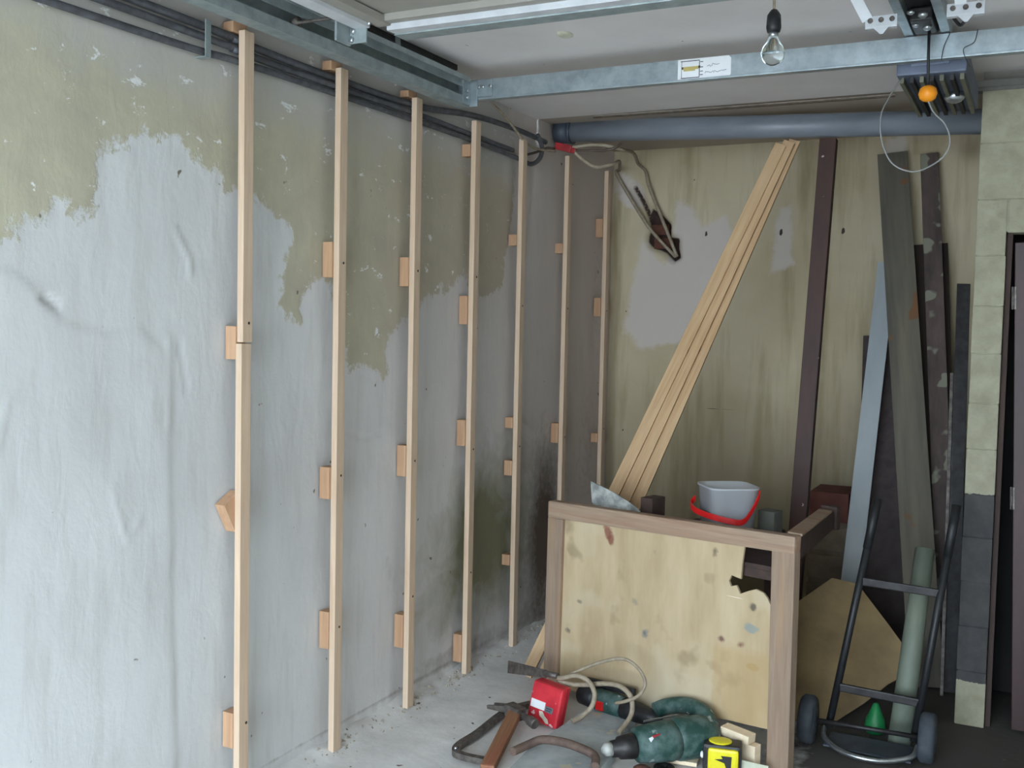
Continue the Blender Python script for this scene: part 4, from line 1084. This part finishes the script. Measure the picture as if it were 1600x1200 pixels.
# hacksaw frame
hs_pts = [(.470, 3.66, .020), (.420, 3.54, .018), (.425, 3.30, .016), (.420, 3.18, .016), (.440, 3.115, .016), (.500, 3.100, .016), (.570, 3.105, .016)]
hs = thing('hacksaw', 'dark bent hacksaw frame lying on the floor left of the hammer', 'hacksaw', (.44, 3.3, .004))
mbk = MB()
rg = []
hp2 = catmull([Vector(p) for p in hs_pts], 6)
for i, p in enumerate(hp2):
    d = (hp2[min(i + 1, len(hp2) - 1)] - hp2[max(i - 1, 0)]).normalized()
    sv = d.cross(Vector((0, 0, 1))).normalized()
    rg.append([mbk.bm.verts.new(p + sv * a + Vector((0, 0, b))) for a, b in ((-.012, -.011), (.012, -.011), (.012, .011), (-.012, .011))])
for a, b in zip(rg, rg[1:]):
    for k in range(4):
        mbk.bm.faces.new((a[k], a[(k + 1) % 4], b[(k + 1) % 4], b[k]))
mbk.bm.faces.new(rg[0][::-1]); mbk.bm.faces.new(rg[-1])
build('frame', mbk, IRON, hs)
build('pin', MB().lathe((.44, 3.115, .027), (0, 0, 1), [(0, .006), (.008, .006), (.010, .003)], 10), STEEL, hs)

# green multi tool behind the case
gt = thing('angle_grinder', 'slim green and black power tool lying between red case and plywood', 'power tool', (.75, 3.74, .05))
g0, g1 = Vector((.665, 3.735, .072)), Vector((1.01, 3.625, .070))
gd_ = (g1 - g0)
build('nose', MB().lathe(g0 - gd_.normalized() * .02, gd_, [(0, .030), (.012, .040), (.075, .042), (.085, .034)], 18), BLACK, gt)
build('body', MB().lathe(g0, gd_, [(.055, .034), (.075, .043), (.16, .043), (.20, .038)], 18), GREEN_T, gt)
build('red_switch', MB().beam(g0 + gd_.normalized() * .092 + Vector((-.012, -.040, -.006)), g0 + gd_.normalized() * .128 + Vector((-.012, -.040, -.004)), .034, .012, (0, 0, 1), .004), RED_B, gt)
build('rear_grip', MB().lathe(g0, gd_, [(.198, .040), (.24, .038), (.32, .032), (.36, .024), (.365, .012)], 18), BLACK, gt)
build('guard', MB().beam(g0 + Vector((-.01, .030, .045)), g0 + Vector((.22, -.03, .055)), .03, .02, (0, 0, 1), .008), BLACK, gt)

# beige flex in two loops
run('beige_flex', [(.600, 3.605, .170), (.640, 3.595, .176), (.691, 3.59, .210), (.794, 3.58, .266), (.882, 3.575, .293), (.944, 3.565, .270), (.975, 3.555, .225), (.955, 3.55, .179), (.911, 3.55, .150), (.862, 3.56, .128)], .0065, CABLE_B, 'upper loop of beige flex arching over the green tools', 'flex')
run('beige_flex', [(.605, 3.600, .168), (.634, 3.580, .176), (.692, 3.575, .198), (.744, 3.57, .189), (.776, 3.56, .152), (.774, 3.545, .107), (.742, 3.53, .066), (.715, 3.50, .0515)], .0095, CABLE_B, 'thicker short loop of beige flex bending down onto the grey slab', 'flex')
run('beige_flex', [(.61, 3.605, .160), (.654, 3.61, .148), (.732, 3.61, .160), (.809, 3.60, .180), (.872, 3.585, .183), (.918, 3.565, .158), (.928, 3.545, .101), (.905, 3.48, .0515)], .0095, CABLE_B, 'lower beige flex lying across the slim green tool', 'flex')

# big green drill
dl = thing('hammer_drill', 'large dusty green hammer drill lying on its side before the plywood', 'drill', (1.06, 3.5, .0))
d0, d1 = Vector((.985, 3.305, .078)), Vector((1.235, 3.560, .088))
dv = (d1 - d0)
build('chuck', MB().lathe(d0 - dv.normalized() * .045, dv, [(0, .016), (.006, .028), (.03, .030), (.034, .038), (.085, .044), (.095, .038)], 20), DKSTEEL, dl)
build('bit_holder', MB().lathe(d0 - dv.normalized() * .075, dv, [(0, .010), (.012, .022), (.034, .024)], 14), TROWEL, dl)
build('gear_housing', MB().lathe(d0, dv, [(.045, .044), (.055, .062), (.12, .070), (.17, .074), (.20, .070)], 22, side=(0, 0, 1), sx=0.95), GREEN_T, dl)
build('motor_housing', MB().lathe(d0, dv, [(.19, .066), (.21, .074), (.29, .073), (.33, .064), (.355, .047), (.365, .02)], 22, side=(0, 0, 1), sx=1.0), GREEN_T, dl)
e0 = d0 + dv.normalized() * .30
build('handle', MB().tube(catmull([e0 + Vector((.03, .02, .03)), e0 + Vector((-.01, .07, .055)), e0 + Vector((-.085, .115, .055)), e0 + Vector((-.16, .13, .035)), e0 + Vector((-.20, .10, .02))], 6), .03, 12, radii=None), GREEN_T, dl)
build('steel_strip', MB().beam(d0 + dv.normalized() * .12 + Vector((-.05, .03, .055)), d0 + dv.normalized() * .25 + Vector((-.05, .03, .06)), .006, .003, (0, 0, 1)), STEEL, dl)
mid_ = d0 + dv.normalized() * .115
sdl = Vector((.62, -.68, .35)).normalized()
build('badge', MB().beam(mid_ + sdl * .058 + Vector((-.012, 0, .028)), mid_ + sdl * .068 + Vector((.0, .0, -.03)), .030, .006, dv, .002), REDTERM, dl)
build('badge_stripe', MB().beam(mid_ + sdl * .066 + Vector((-.03, -.01, .018)), mid_ + sdl * .0695 + Vector((-.02, -.01, -.004)), .018, .006, dv, .002), WHITE, dl)

# offcuts on the floor
for k, (p0, p1, w, t, lab_, z) in enumerate((
        ((1.10, 3.475), (1.20, 3.49), .085, .014, 'flat beige offcut on the floor between drill and tape measure', .009),)):
    plank('wood_offcut', (p0[0], p0[1], z), (p1[0], p1[1], z), w, t, (0.4, 0.9, 0), OFFCUT, lab_, 'offcut')
plank('wood_offcut', (1.270, 3.583, .042), (1.392, 3.545, .042), .040, .080, (.3, .9, 0), OFFCUT, 'pale pine offcut standing on the floor behind the tape measure', 'offcut')
plank('wood_offcut', (1.262, 3.578, .106), (1.370, 3.546, .099), .050, .030, (.3, .9, 0), OFFCUT, 'pale pine offcut lying on top of another behind the tape measure', 'offcut')

# tape measure
tm = thing('tape_measure', 'yellow and black tape measure on the floor at the lower edge', 'tape measure', (1.245, 3.47, 0))
ux = Vector((.975, .22, 0)).normalized()
uy = Vector((-.22, .975, 0)).normalized()
tb = Vector((1.248, 3.410, 0.006))
def tp(u, v, d):
    return tb + ux * u + Vector((0, 0, 1)) * v + uy * d
def tbox(u0, u1, v0, v1, d0, d1):
    return [tp(u0, v0, d0), tp(u1, v0, d0), tp(u1, v0, d1), tp(u0, v0, d1), tp(u0, v1, d0), tp(u1, v1, d0), tp(u1, v1, d1), tp(u0, v1, d1)]
build('case', MB().hexa(tbox(-.012, .118, 0, .098, .006, .085), .012), BLACK, tm)
build('face', MB().hexa(tbox(.006, .108, .004, .088, -.003, .010), .010), YELLOW, tm)
build('mark', MB().prism([tp(u, v, -.0042) for u, v in ((.030, .052), (.056, .056), (.050, .066), (.086, .066), (.084, .024), (.068, .026), (.062, .042))], uy * .003), BLACK, tm)
build('top_disc', MB().lathe(tp(.045, .097, .046), (0, 0, 1), [(0, .034), (.003, .034), (.0045, .028), (.0045, 0)], 22, side=ux, sx=1.15), YELLOW, tm)
build('button', MB().lathe(tp(-.010, .055, .02), -ux, [(0, .012), (.006, .012), (.010, .006), (.010, 0)], 12), WHITE, tm)
build('blade', MB().beam(tp(.115, .030, .04), tp(.205, .016, .050), .026, .003, (0, 0, 1), .0008), CREAM, tm)

# things at the lower edge
run('leather_strap', [(.655, 3.13, .058), (.675, 3.20, .060), (.715, 3.235, .075), (.79, 3.235, .082), (.86, 3.225, .080), (.92, 3.215, .068), (.945, 3.16, .058)], .015, pm('dusty_brown_leather', (110, 90, 80), (84, 68, 62), 24, 0.8), 'dusty brown leather strap curving over the near edge of the slab', 'strap')
tag(build('steel_washer', MB().lathe((1.115, 3.37, .0), (0, 0, 1), [(0, .036), (.014, .036), (.018, .028), (.018, .012), (.006, .010), (.006, 0)], 20), DKSTEEL), 'dark round metal cap on the floor left of the tape measure', 'cap')
tag(build('brown_knob', MB().lathe((1.065, 3.285, .0), (0, 0, 1), [(0, .028), (.012, .034), (.030, .030), (.038, .018), (.040, 0)], 16), BRICKRED), 'red-brown round knob on the floor below the drill chuck', 'knob')
tag(build('plaster_lump', MB().lathe((1.155, 3.505, .0), (0.1, 0, 1), [(0, .016), (.010, .018), (.020, .012), (.023, 0)], 8), DAB), 'small white plaster lump between drill and tape measure', 'lump')

# rubble along the foot of the left wall: nobody could count it
rs = random.Random(5)
mbr = MB()
for k in range(380):
    y = rs.uniform(1.2, 4.9)
    x = abs(rs.gauss(0, .05)) + .02
    if x > .3:
        continue
    r = rs.uniform(.002, .006) * (1.3 if x < .06 else .8)
    z = max(0.0, 0.028 - x * .3)
    c = Vector((x, y, z + r * .3))
    vs = [mbr.bm.verts.new(c + Vector((rs.uniform(-1, 1) + a, rs.uniform(-1, 1) + b, rs.uniform(-.3, .3) + d)) * r) for a, b, d in ((-1, -1, -.6), (1, -1, -.6), (0, 1.2, -.6), (0, 0, 1))]
    for f in ((0, 1, 3), (1, 2, 3), (2, 0, 3), (0, 2, 1)):
        mbr.bm.faces.new([vs[i] for i in f])
o = tag(build('plaster_rubble', mbr, CRUMB, loc=(0.05, 3, 0)), 'crumbs of plaster rubble along the foot of the left wall', 'rubble')
o['kind'] = 'stuff'
bpy.context.view_layer.update()
